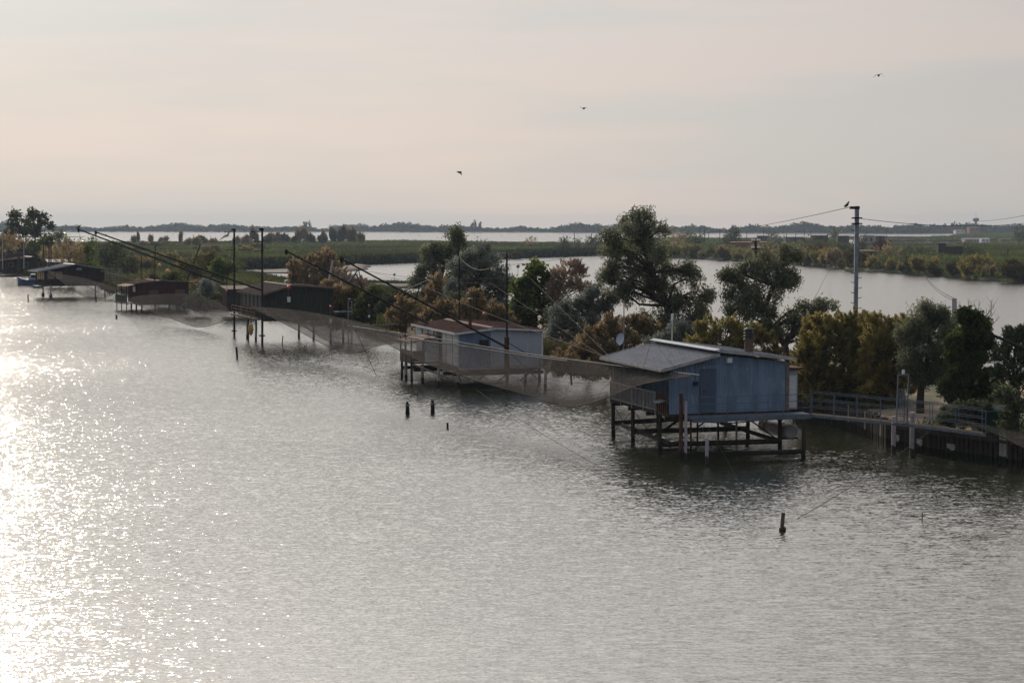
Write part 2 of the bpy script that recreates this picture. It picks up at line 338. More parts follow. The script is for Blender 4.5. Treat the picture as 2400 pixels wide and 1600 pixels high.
# ------------------------------------------------------------------ water
t = NT('lagoon_water'); b = t.n('ShaderNodeBsdfPrincipled', Roughness=.085, IOR=2.5)
b.inputs['Base Color'].default_value = (.028, .03, .017, 1); b.inputs['Specular IOR Level'].default_value = .5
geo = t.n('ShaderNodeNewGeometry')
def wave(scale, stretch, amp, rot=0, det=3):
    mp = t.n('ShaderNodeMapping'); mp.inputs['Scale'].default_value = stretch; mp.inputs['Rotation'].default_value = (0, 0, rot); t.l(geo.outputs['Position'], mp.inputs[0])
    nz = t.n('ShaderNodeTexNoise', Scale=scale, Detail=det, Roughness=.55); t.l(mp.outputs[0], nz.inputs[0])
    s = t.n('ShaderNodeVectorMath', _operation='SUBTRACT'); t.l(nz.outputs['Color'], s.inputs[0]); s.inputs[1].default_value = (.5, .5, .5)
    m = t.n('ShaderNodeVectorMath', _operation='MULTIPLY'); t.l(s.outputs[0], m.inputs[0]); m.inputs[1].default_value = (amp[0], amp[1], 0); return m.outputs[0]
def vadd(a, b):
    s = t.n('ShaderNodeVectorMath', _operation='ADD'); t.l(a, s.inputs[0])
    if isinstance(b, tuple): s.inputs[1].default_value = b
    else: t.l(b, s.inputs[1])
    return s.outputs[0]
# calm and ruffled patches
mpp = t.n('ShaderNodeMapping'); mpp.inputs['Scale'].default_value = (.28, 1, 1); t.l(geo.outputs['Position'], mpp.inputs[0])
pt = t.n('ShaderNodeTexNoise', Scale=.045, Detail=3); t.l(mpp.outputs[0], pt.inputs[0])
pm = t.n('ShaderNodeMapRange'); pm.inputs[1].default_value = .35; pm.inputs[2].default_value = .65; pm.inputs[3].default_value = .9; pm.inputs[4].default_value = 1.1; t.l(pt.outputs['Fac'], pm.inputs[0])
w = vadd(wave(1.1, (.45, 1.0, 1), (.26, .20), .12), wave(4.2, (.33, 1.0, 1), (.80, .42), -.1))
w = vadd(w, wave(13, (.4, 1, 1), (.95, .48), .05, 2))
sm = t.n('ShaderNodeVectorMath', _operation='SCALE'); t.l(w, sm.inputs[0]); t.l(pm.outputs[0], sm.inputs['Scale'])
sp_ = t.n('ShaderNodeSeparateXYZ'); t.l(sm.outputs[0], sp_.inputs[0]); ab = t.n('ShaderNodeMath', _operation='ABSOLUTE'); t.l(sp_.outputs[1], ab.inputs[0])
ma = t.n('ShaderNodeMath', _operation='MULTIPLY_ADD'); t.l(ab.outputs[0], ma.inputs[0]); ma.inputs[1].default_value = -1.15; ma.inputs[2].default_value = -.004   # wave normals all tipped towards the camera, brightening the water with higher sky
cb_ = t.n('ShaderNodeCombineXYZ'); t.l(sp_.outputs[0], cb_.inputs[0]); t.l(ma.outputs[0], cb_.inputs[1])
nn = t.n('ShaderNodeVectorMath', _operation='NORMALIZE'); t.l(vadd(cb_.outputs[0], (0, 0, 1)), nn.inputs[0]); t.l(nn.outputs[0], b.inputs['Normal'])
t.l(b.outputs[0], t.out.inputs[0]); M['water'] = t.m
wm = MB(); wm.add([(-1500, -140, 0), (1500, -140, 0), (1500, 3700, 0), (-1500, 3700, 0)], [(0, 1, 2, 3)])
kind(obj('water', wm, M['water']), 'structure')

# ------------------------------------------------------------------ land
t = NT('ground_soil'); b = t.n('ShaderNodeBsdfPrincipled', Roughness=.95)
f = t.noise(.12, 6); col = t.ramp(f, [(.42, (.05, .06, .022)), (.5, (.12, .10, .055)), (.56, (.30, .23, .165)), (.7, (.38, .29, .22))])
t.l(col, b.inputs['Base Color']); bp = t.n('ShaderNodeBump', Strength=.6, Distance=.1); t.l(t.noise(6, 5), bp.inputs['Height']); t.l(bp.outputs[0], b.inputs['Normal']); t.l(b.outputs[0], t.out.inputs[0]); M['ground'] = t.m
t = NT('meadow_soil'); b = t.n('ShaderNodeBsdfPrincipled', Roughness=.95)
col = t.ramp(t.noise(.03, 7), [(.35, (.025, .032, .014)), (.55, (.045, .055, .02)), (.7, (.08, .065, .035))]); t.l(col, b.inputs['Base Color']); t.l(b.outputs[0], t.out.inputs[0]); M['meadow'] = t.m
M['mud'] = paint('dark_mud', (.10, .08, .07), .8, scale=.3, bump=.5)

def densify(P, step):
    out = []
    for i in range(len(P)):
        a = np.array(P[i]); b = np.array(P[(i + 1) % len(P)]); n = max(1, int(np.linalg.norm(b - a) / step))
        for k in range(n): out.append(a + (b - a) * k / n)
    return np.array(out)
def land(name, poly, z, mat, step=6, jit=.8, bank=1.2):
    P = densify([p[:2] for p in poly], step); n = len(P); P = P + rng.normal(size=P.shape) * jit * .5
    area = .5 * np.sum(P[:, 0] * np.roll(P[:, 1], -1) - np.roll(P[:, 0], -1) * P[:, 1])
    if area < 0: P = P[::-1]
    e = np.roll(P, -1, 0) - np.roll(P, 1, 0); nr = np.stack([-e[:, 1], e[:, 0]], 1); nr /= (np.linalg.norm(nr, axis=1, keepdims=True) + 1e-9)
    I = P + nr * bank; vs = [(*p, -.5) for p in P] + [(*p, .25) for p in P + nr * bank * .15] + [(*p, z) for p in I]
    fs = []
    for i in range(n):
        j = (i + 1) % n; fs += [(i, j, n + j, n + i), (n + i, n + j, 2 * n + j, 2 * n + i)]
    tris = geometry.tessellate_polygon([[Vector((*p, 0)) for p in I]]); fs += [tuple(2 * n + k for k in tr_) for tr_ in tris]
    return kind(obj(name, MB().add(vs, fs), mat), 'structure'), P
def inpoly(P, Q):
    x, y = Q[:, 0], Q[:, 1]; r = np.zeros(len(Q), bool); n = len(P); j = n - 1
    for i in range(n):
        xi, yi, xj, yj = P[i][0], P[i][1], P[j][0], P[j][1]
        c = ((yi > y) != (yj > y)) & (x < (xj - xi) * (y - yi) / (yj - yi + 1e-12) + xi); r ^= c; j = i
    return r
g0 = lambda L: [G(x, y, 0)[:2] for x, y in L]
g1 = lambda L: [G(x, y, .8)[:2] for x, y in L]
ISL_NEAR = [(-500, 628), (-200, 634), (60, 645), (250, 668), (380, 705), (470, 722), (560, 722), (640, 742), (740, 757), (860, 770), (930, 795), (1080, 812), (1200, 825), (1290, 838), (1350, 858), (1450, 870), (1560, 885), (1700, 925), (1860, 962), (2010, 1000)]
ISL_BULK = [(2010, 1003), (2100, 1042), (2200, 1062), (2400, 1088), (2700, 1130)]
ISL_BACK = [(2700, 915), (2400, 925), (2260, 905), (2100, 892), (1900, 868), (1830, 852), (1700, 830), (1600, 812), (1450, 785), (1300, 765), (1100, 732), (1000, 712), (900, 697), (820, 687), (730, 682), (640, 671), (570, 656)]
MEAD_NEAR = [(560, 631), (675, 627), (760, 622), (859, 619), (940, 616), (1060, 611), (1175, 606), (1412, 598)]
MEAD_FAR = [(1412, 575), (1300, 571), (1180, 570), (940, 568), (480, 569), (150, 572), (-500, 572)]
isl, ISLP = land('island_ground', g0(ISL_NEAR + ISL_BULK) + g0(ISL_BACK) + [G(545, 641)[:2]] + [G(*q)[:2] for q in [(-500, 600)]], 1.15, M['ground'], 5)
mead, MEADP = land('meadow_ground', g0([(-500, 604), (200, 640), (535, 641)] + MEAD_NEAR) + g1(MEAD_FAR), .95, M['meadow'], 9, 2)
RB_NEAR = [(1412, 598), (1500, 600), (1600, 604), (1687, 609), (1763, 614), (1900, 622), (2002, 632), (2133, 642), (2270, 652), (2400, 662), (2800, 700)]
RB_FAR = [(2800, 577), (2400, 577), (2200, 577), (1985, 576), (1960, 563), (1860, 560), (1600, 559), (1412, 575)]
rl, RLP = land('right_bank_ground', g0(RB_NEAR) + g1(RB_FAR), .95, M['meadow'], 9, 2)
d1, D1P = land('dike_ground', g0([(1940, 561.5), (2195, 562), (2200, 559.5), (2100, 558.2), (1960, 558)]), .8, M['mud'], 12, 2, 2)
d2, D2P = land('dike_ground', g0([(2010, 571.5), (2290, 571), (2700, 571), (2700, 548), (2380, 550), (2260, 551), (2230, 556), (2190, 558), (2170, 563), (2225, 566.5), (2100, 567), (2010, 567)]), .8, M['mud'], 12, 2, 2)
d3, _ = land('spit_ground', g0([(-200, 556.8), (150, 556.6), (200, 555.6), (140, 554.6), (-200, 554.3)]), .5, M['meadow'], 15, 2, 2)
d4, _ = land('mudflat_ground', g0([(585, 637.5), (620, 640), (700, 641), (760, 636), (740, 632), (640, 634)]), .35, M['mud'], 4, 1.2)
d5, _ = land('mudflat_ground', g0([(780, 640), (860, 632), (858, 624), (835, 622), (800, 628), (770, 634)]), .6, M['mud'], 4, 1.2)
d6, D6P = land('mudflat_ground', g0([(740, 668), (850, 673), (985, 676), (985, 668), (900, 665), (780, 660)]), .5, M['mud'], 4, 1.0)
FARN = [(-500, 544.2), (0, 544), (300, 544.1), (600, 544.2), (900, 544.6), (1200, 545.2), (1400, 546.6), (1600, 546.9), (1860, 548), (2100, 549), (2300, 548.5), (2900, 549)]
fl, _ = land('far_shore_ground', g0(FARN) + [np.array([1450, 3650.]), np.array([-1450, 3650.])], 1.0, M['mud'], 40, 6, 8)

# grasses, reeds and ground cover
def blades(name, P, D0, D1, n, h, w, k, z0, mat, zoff=0, keep=None, xr=None):
    x0, x1 = P[:, 0].min(), P[:, 0].max(); Y0 = max(D0, P[:, 1].min()); Y1 = min(D1, P[:, 1].max()); out = []
    Q = np.stack([rng.uniform(x0, x1, n * 3), rng.uniform(Y0, Y1, n * 3)], 1)
    vis = np.abs(Q[:, 0]) < Q[:, 1] * (1260 / FPX); Q = Q[vis & inpoly(P, Q)][:n]
    if keep is not None: Q = Q[keep(Q)]
    m = len(Q); patch = .42 + .38 * np.sin(Q[:, 0] * .05 + 1.7 * np.sin(Q[:, 1] * .013)) * np.cos(Q[:, 1] * .021 + Q[:, 0] * .017) + .1 * np.sin(Q[:, 0] * .19 + Q[:, 1] * .11)
    hs = h * (.6 + .8 * rng.random(m)) * (.75 + .5 * patch); b = np.repeat(np.arange(m), k); M_ = m * k
    c = np.column_stack([Q[b] + rng.normal(size=(M_, 2)) * w * .55, z0 + hs[b] * (.2 + .5 * rng.random(M_))])
    d = rng.normal(size=(M_, 3)) * .45 + np.array([0, 0, 1]); me = leaf_mesh(name, c, d, hs[b] * (.55 + .5 * rng.random(M_)), w * .5, patch[b] + rng.normal(size=M_) * .16, M[mat])
    return kind(obj(name, me, None), 'stuff')
def pathmask(Q):
    s = np.sin(Q[:, 0] * .21 + Q[:, 1] * .05) + .6 * np.sin(Q[:, 1] * .17 - Q[:, 0] * .3); return s > -.35
blades('island_grass', ISLP, 80, 240, 26000, .45, .22, 5, 1.15, 'grass', keep=pathmask)
blades('island_grass', ISLP, 240, 480, 30000, .75, .6, 5, 1.1, 'reed')
blades('meadow_grass', MEADP, 370, 620, 30000, 1.7, 1.1, 5, .9, 'grass')
blades('meadow_grass', MEADP, 620, 1200, 42000, 1.3, 1.9, 4, .9, 'grass')
blades('right_bank_grass', RLP, 340, 640, 24000, 1.6, 1.1, 5, .9, 'grass')
blades('right_bank_grass', RLP, 640, 1300, 30000, 1.7, 1.8, 4, .9, 'grass')
blades('dike_grass', D2P, 900, 2400, 9000, 1.6, 2.6, 4, .8, 'grass'); blades('dike_grass', D1P, 900, 2400, 1500, 1.2, 2.2, 4, .8, 'grass')
def fringe(name, line, n, h, w, k, mat, back=2.0, z0=.2):
    L = densify(g0(line), 2)[: -1]; L = L[np.linalg.norm(np.diff(np.vstack([L, L[-1:]]), axis=0), axis=1) < 60]
    i = rng.integers(0, len(L), n); Q = L[i] + np.column_stack([rng.normal(size=n) * 1.0, rng.random(n) * back]); hs = h * (.6 + .7 * rng.random(n))
    b = np.repeat(np.arange(n), k); m = n * k
    c = np.column_stack([Q[b] + rng.normal(size=(m, 2)) * w * .6, z0 + hs[b] * (.15 + .6 * rng.random(m))]); d = rng.normal(size=(m, 3)) * .35 + np.array([0, 0, 1])
    return kind(obj(name, leaf_mesh(name, c, d, hs[b] * .6, w * .5, .35 + .25 * rng.normal(size=m), M[mat]), None), 'stuff')
def openline(L): return L + L[::-1][1:-1]
fringe('meadow_reeds', openline(MEAD_NEAR), 9000, 2.6, .9, 6, 'scrub', 5)
fringe('bank_reeds', openline([(60, 645), (250, 668), (380, 705), (470, 722), (560, 722), (640, 742), (740, 757), (860, 770), (930, 795)]), 5000, 1.5, .35, 7, 'reed', 5, .3)
fringe('channel_reeds', openline([(570, 657), (640, 673), (730, 684), (820, 689), (900, 699)]), 5000, 1.25, .3, 7, 'reed', 4, .8)
fringe('mudflat_reeds', openline([(740, 664), (850, 668), (985, 671)]), 1200, .8, .3, 6, 'darkgreen', 2, .3)
fringe('bank_scrub', openline([(1080, 812), (1200, 825), (1290, 838), (1350, 858), (1450, 870), (1560, 885), (1700, 925), (1860, 962)]), 5000, 1.3, .22, 8, 'olivebush', 3, .2)

# the far wooded shore: one mass of crowns along the horizon
rows = []; xs = np.arange(-520, 2950, 3.2)
fx = [p[0] for p in FARN]; fy = [p[1] for p in FARN]; cl_c = []; cl_r = []
for x in xs:
    D = 4200 * 12 / (np.interp(x, fx, fy) - 526)
    right = x > 1880
    for rowk in range(3 if right else 2):
        DD = D + 25 + rowk * (60 if right else 90) + rng.uniform(0, 45); hgt = (7.5 + 3.2 * math.sin(x * .013 + rowk * 2) + 2.2 * math.sin(x * .047 + rowk) + rng.normal() * 1.3) * (1.1 if rowk else .75)
        if right: hgt *= .95
        if 1050 < x < 1500 and rowk == 0: hgt *= .8
        if rng.random() < .03: hgt *= 1.3
        hgt = max(3.0, hgt); X = (x - 1200) / FPX * DD; n = int(26 + hgt * 2.8)
        u = unit(n); u[:, 2] = np.abs(u[:, 2]) * 1.0; c = np.column_stack([X + u[:, 0] * (2.6 + hgt * .22), DD + u[:, 1] * 4, 1.0 + hgt * (.30 + .66 * u[:, 2] * rng.random(n) ** .3)])
        low = np.column_stack([X + rng.normal(size=8) * 2.5, DD + rng.normal(size=8) * 2 - 2, 1.2 + rng.random(8) * hgt * .5]); cc_ = np.vstack([c, low])
        cl_c.append(cc_); cl_r.append(np.full(len(cc_), .5 + rng.normal() * .2))
c = np.vstack(cl_c); rn = np.concatenate(cl_r)
fw = leaf_mesh('far_wood', c, rng.normal(size=c.shape), 2.6, 2.4, rn + rng.normal(size=len(c)) * .1, M['farwood'])
kind(obj('far_wood', fw, None), 'stuff')
# ------------------------------------------------------------------ trees near the huts
tree('willow_tree', 'tall grey-green willow rising above the horizon behind the nearest blue hut', 'tree', 135, 1585,
     [(1498,520,44,26,0),(1530,555,38,30,.5),(1455,555,45,32,-.5),(1500,590,62,42,0),(1430,600,34,36,.3),(1460,640,42,34,-.6),(1545,625,52,44,.4),(1420,655,22,26,0),(1510,672,40,34,0),(1560,690,44,46,.4),(1618,655,36,34,0),(1640,700,30,34,-.4),(1590,740,50,38,0),(1530,755,40,26,.6),(1648,745,22,28,0),(1475,690,30,24,-.5)],
     M['willow'], 'droop', [(1585,830),(1580,780),(1562,715),(1530,640),(1505,570)], .34, dens=.36, leaf=.16, cl=.42, per=60, shell=.4)
tree('willow_tree', 'grey-green willow with a long leaning trunk beside the insulator pole', 'tree', 121, 1868,
     [(1800,620,44,30,0),(1850,600,28,22,.3),(1765,648,46,34,-.3),(1722,645,30,24,0),(1735,690,44,32,.3),(1790,690,48,36,0),(1842,660,18,16,-.3),(1845,655,26,18,.3),(1730,730,34,22,0),(1780,740,42,30,-.4),(1862,658,22,12,0),(1800,780,30,24,0),(1850,770,36,32,.4),(1890,735,36,24,0),(1940,722,28,16,.2),(1900,775,28,24,-.3)],
     M['willow'], 'droop', [(1868,850),(1838,805),(1808,770),(1790,730),(1812,670),(1825,630)], .26, dens=.5, leaf=.15, cl=.4, per=56, shell=.35)
tree('willow_tree', 'dark green tree with a thin pointed top behind the silvery willow', 'tree', 190, 1030,
     [(1062,552,20,16),(1080,568,22,14),(1035,590,34,20),(1075,595,30,20),(1005,602,26,18),(1010,635,38,26),(1060,640,34,30),(990,665,26,24),(1030,680,40,26),(1000,700,30,20)],
     M['willow'], 'droop', [(1030,730),(1028,680),(1040,620),(1055,570)], .3, dens=.5, leaf=.2, cl=.5, per=55, shell=.4)
tree('willow_tree', 'rounded silvery willow behind the two boom masts of the white hut', 'tree', 165, 1120,
     [(1125,600,42,26),(1090,625,36,30),(1155,632,36,32),(1120,650,48,36),(1170,670,24,30),(1085,680,36,34),(1140,700,50,34),(1190,660,12,16),(1095,725,36,26)],
     M['silver'], 'droop', [(1120,770),(1118,720),(1122,660),(1125,610)], .3, dens=.6, leaf=.17, cl=.45, per=65, shell=.45)
tree('fig_tree', 'bright broad-leaved green tree right of the masts of the white hut', 'tree', 152, 1255,
     [(1250,632,22,14),(1262,655,34,20),(1225,672,24,16),(1270,690,34,26),(1235,705,32,24),(1262,735,42,28),(1215,730,22,24),(1290,720,18,24),(1240,765,36,20)],
     M['fig'], 'leaf', [(1255,790),(1255,740),(1258,680),(1255,640)], .22, dens=.36, leaf=.26, cl=.42, per=34, shell=.4)
tree('dry_bush', 'half bare pinkish brown tree between the green fig and the silvery willow', 'tree', 150, 1305,
     [(1340,622,26,12),(1320,640,28,18),(1358,640,18,12),(1305,670,22,22),(1345,672,30,18),(1300,700,18,22),(1375,680,22,14)],
     M['barebush'], 'plume', [(1303,760),(1304,710),(1318,660),(1335,630)], .13, dens=.55, leaf=.16, cl=.32, per=34, shell=.2, twigs=.8, tw=.018, barkm='deadwood')
tree('willow_tree', 'dense grey-blue willow bush leaning right behind the net of the nearest hut', 'tree', 139, 1375,
     [(1400,688,26,16),(1375,715,34,22),(1340,712,28,20),(1320,745,36,26),(1365,755,46,30),(1412,725,22,22),(1395,770,34,24),(1310,775,26,22),(1340,790,34,20),(1432,700,16,12)],
     M['silver'], 'droop', [(1380,830),(1378,790),(1380,740),(1390,700)], .2, dens=.6, leaf=.14, cl=.38, per=60, shell=.35)
tree('tamarisk_bush', 'large orange-brown tamarisk filling the bank behind the long blue footbridge', 'tree', 109, 1985,
     [(1890,850,26,40),(1885,900,30,34),(2030,800,34,40),(1925,765,26,26),(1955,775,36,34),(2000,760,36,30),(1905,805,30,30),(1950,820,44,38),(2010,815,40,40),(1915,860,36,36),(1975,870,46,38),(2020,860,30,34),(1940,905,46,30),(1990,915,44,30),(1915,930,34,26),(1960,945,44,24),(2010,945,40,26)],
     M['ochre'], 'plume', [(1985,945),(1980,900),(1975,850),(1972,790)], .16, dens=.72, leaf=.13, cl=.3, per=80, shell=.35, twigs=.1)
tree('tamarisk_bush', 'orange-green tamarisk touching the grey-green tree behind the bridge gate', 'tree', 106, 2080,
     [(2120,800,30,40),(2125,850,30,40),(2060,765,36,26),(2100,775,28,26),(2060,815,40,36),(2100,830,40,40),(2055,865,36,34),(2105,880,34,30),(2075,910,42,30),(2045,925,34,28),(2085,945,30,20),(2040,850,30,40)],
     M['ochre'], 'plume', [(2080,955),(2078,900),(2076,850),(2074,790)], .14, dens=.72, leaf=.13, cl=.3, per=80, shell=.35, twigs=.1)
tree('willow_tree', 'dark grey-green round tree on a short thick trunk behind the bridge gate', 'tree', 103, 2157,
     [(2160,735,36,22,.5),(2205,745,28,22,-.5),(2140,775,36,30,0),(2190,785,46,36,0),(2235,790,30,32,.4),(2150,820,42,36,-.6),(2205,835,46,38,-.4),(2250,850,26,34,0),(2160,865,54,30,0),(2215,875,50,30,.5),(2175,885,40,16,0),(2130,860,24,22,0)],
     M['willow'], 'droop', [(2157,975),(2157,935),(2160,895),(2175,840),(2180,780)], .26, dens=.6, leaf=.12, cl=.34, per=70, shell=.4)
tree('ivy_tree', 'dark green leafy tree with bare twigs on top at the right end of the bank', 'tree', 99, 2275,
     [(2245,810,30,40),(2250,860,30,34),(2265,745,18,18),(2290,765,26,26),(2270,800,26,30),(2305,800,22,28),(2282,845,28,32),(2262,880,34,26),(2300,915,34,20),(2250,925,34,20),(2320,885,20,12),(2235,905,30,16),(2305,940,34,18)],
     M['ivy'], 'leaf', [(2280,985),(2278,930),(2280,860),(2282,780)], .15, dens=.6, leaf=.15, cl=.3, per=60, shell=.3)
tree('tamarisk_bush', 'thin dark tree cut by the right edge of the picture', 'tree', 96, 2378,
     [(2372,790,20,18),(2395,800,22,26),(2350,830,26,26),(2385,850,34,34),(2360,880,26,24),(2400,900,36,36),(2420,840,34,40),(2380,940,34,22),(2415,960,30,24)],
     M['darkgreen'], 'plume', [(2378,1010),(2376,950),(2375,890),(2378,820)], .12, dens=.45, leaf=.13, cl=.3, per=55, shell=.3)
# bare twigs above the ivy tree
tw = MB(); o0 = at(2285, 790, 99.4)
for (x0, y0, x1, y1) in [(2270,750,2248,705),(2275,745,2268,700),(2285,745,2283,712),(2290,745,2296,706),(2300,760,2325,705),(2308,765,2336,722),(2300,750,2312,720),(2312,775,2345,742),(2262,735,2240,720),(2318,730,2330,712),(2322,735,2322,703)]:
    a = at(x0, y0, 99.4) - o0; b_ = at(x1, y1, 99.4 + rng.uniform(-.5, .5)) - o0; m_ = (a + b_) / 2 + rng.normal(size=3) * .08
    tw.tube([at(2284, 800, 99.4) - o0, a, m_, b_], [.03, .024, .016, .006], 4, cap=False)
    for k in range(3):
        q = a + (b_ - a) * rng.uniform(.35, .9); tw.tube([q, q + np.array([rng.normal() * .18, rng.normal() * .1, .22 + .2 * rng.random()])], [.01, .004], 3, cap=False)
x = obj('bare_twigs', tw, M['deadwood'], fix=False); x.location = o0; tag(x, 'spray of bare grey twigs sticking up beside the lilac stub post', 'dead branches')

TAM = lambda *a, **k: tree('tamarisk_bush', *a[:1], 'bush', *a[1:], style='plume', **k)
TAM('brown tamarisk behind the chimney cowl of the nearest blue hut', 116, 1700, [(1655,775,28,24),(1700,768,30,22),(1745,775,32,24),(1640,805,30,22),(1690,810,40,24),(1750,805,36,24),(1790,800,26,24),(1810,830,20,18),(1720,835,50,18)], M['ochre'], dens=.7, leaf=.13, cl=.31, per=75, tr=.12, shell=.35)
TAM('brown tamarisk just left of the satellite dish mast', 131, 1425, [(1440,760,26,18),(1400,785,32,24),(1450,790,36,26),(1375,815,34,24),(1425,825,40,26),(1470,800,22,24),(1355,840,30,18),(1400,855,44,16)], M['tamarisk'], dens=.7, leaf=.14, cl=.33, per=72, tr=.12, shell=.35)
TAM('low brown tamarisk overhanging the water between the two nearest huts', 126, 1340, [(1318,845,28,20),(1350,865,34,18),(1300,868,22,14),(1390,878,30,14)], M['tamarisk'], dens=.6, leaf=.14, cl=.32, per=65, tr=.08, shell=.35)
TAM('thin brown tamarisk with a bare top right of the satellite dish mast', 134, 1520, [(1480,755,22,16),(1510,765,24,16),(1545,775,26,18),(1500,790,28,18),(1560,800,26,18)], M['tamarisk'], dens=.7, leaf=.14, cl=.32, per=50, tr=.1, shell=.2, twigs=.5)
tree('willow_bush', 'pale silvery bush behind the ridge of the nearest blue roof', 'bush', 122, 1590, [(1600,775,26,18),(1570,795,24,16),(1620,795,26,20),(1540,805,30,14),(1590,815,36,16)], M['silver'], 'droop', dens=.6, leaf=.13, cl=.35, per=60, tr=.1)
TAM('brown tamarisk at the far mast foot behind the white hut roof', 150, 1120, [(1110,700,18,18),(1135,715,22,20),(1090,730,26,22),(1150,735,26,20),(1120,745,40,20),(1175,745,20,18),(1195,765,24,14)], M['tamarisk'], dens=.7, leaf=.16, cl=.35, per=70, tr=.1, shell=.35)
TAM('brown tamarisk left of the far mast of the white hut', 153, 1030, [(1040,720,22,14),(1020,735,24,16),(1055,745,28,14),(1005,750,20,14),(1068,730,12,12)], M['tamarisk'], dens=.7, leaf=.16, cl=.35, per=65, tr=.08, shell=.35)
TAM('rounded brown tamarisk on the bank left of the white hut', 157, 950, [(945,715,24,14),(965,728,26,18),(930,740,22,18),(960,755,34,20),(930,765,20,14),(985,740,18,20)], M['tamarisk'], dens=.7, leaf=.16, cl=.36, per=70, tr=.1, shell=.35)
TAM('orange tamarisk in front of the dark pointed tree', 172, 1020, [(1030,665,16,20),(1015,690,20,20),(1035,700,20,20),(1010,715,22,14)], M['tamarisk'], dens=.6, leaf=.18, cl=.38, per=55, tr=.08, shell=.35)
TAM('big round orange tamarisk standing behind the dark olive hut', 262, 735, [(760,605,24,18),(735,620,34,22),(775,625,30,24),(705,630,24,22),(730,650,44,26),(785,655,34,24),(700,660,24,20),(755,672,50,18)], M['tamarisk'], dens=.6, leaf=.26, cl=.58, per=70, tr=.2, shell=.45)
TAM('grey-pink dry tamarisk beside the big orange one above the olive hut', 255, 820, [(810,655,26,16),(835,665,24,14),(800,675,30,14),(845,680,20,10)], M['barebush'], dens=.8, leaf=.24, cl=.5, per=50, tr=.1, shell=.4)
TAM('brown tamarisk against the right end of the dark olive hut', 190, 780, [(770,675,20,12),(795,690,26,16),(775,705,24,16),(810,715,22,18)], M['tamarisk'], dens=.6, leaf=.2, cl=.42, per=60, tr=.1, shell=.35)
TAM('golden feathery tamarisk touching the right end of the nearest blue hut', 111, 1895, [(1895,800,30,26),(1880,850,26,34),(1915,850,36,40),(1890,900,34,30),(1930,905,36,30),(1905,765,20,20)], M['ochre'], dens=.6, leaf=.13, cl=.32, per=75, tr=.1, shell=.35)
TAM('golden feathery tamarisk rising behind the tall grey utility pole', 114, 2010, [(2000,765,34,24),(2035,765,28,22),(2020,800,40,36),(2035,850,40,40),(2020,900,40,34)], M['tamarisk'], dens=.6, leaf=.13, cl=.32, per=75, tr=.1, shell=.35)
TAM('golden olive tamarisk filling the gap left of the dark round tree', 108, 2118, [(2115,770,26,24),(2120,810,34,36),(2110,860,36,38),(2120,900,34,26),(2140,880,26,26)], M['ochre'], dens=.6, leaf=.13, cl=.32, per=75, tr=.1, shell=.35)
bl = [('olive-green bush behind the tall ladder frame of the olive hut', 188, 820, [(830,695,24,16),(810,725,28,22),(845,730,30,24),(800,750,24,14)], 'olivebush'),
      ('low green bush between the ladder frame and the boom tripod', 182, 880, [(880,690,26,14),(870,712,34,18),(905,705,24,16),(850,745,24,14)], 'grass'),
      ('dark green bush under the long boom left of the brown tamarisks', 178, 925, [(925,695,26,14),(905,720,22,14),(945,705,22,12)], 'darkgreen'),
      ('dark bush in the shade between the two masts of the white hut', 158, 1090, [(1070,715,24,24),(1180,735,26,24),(1215,750,26,20)], 'darkgreen')]
for lb, D, bx, lob, mt in bl: tree('leafy_bush', lb, 'bush', D, bx, lob, M[mt], 'leaf', dens=.9, leaf=.2, cl=.42, per=40, tr=.07)
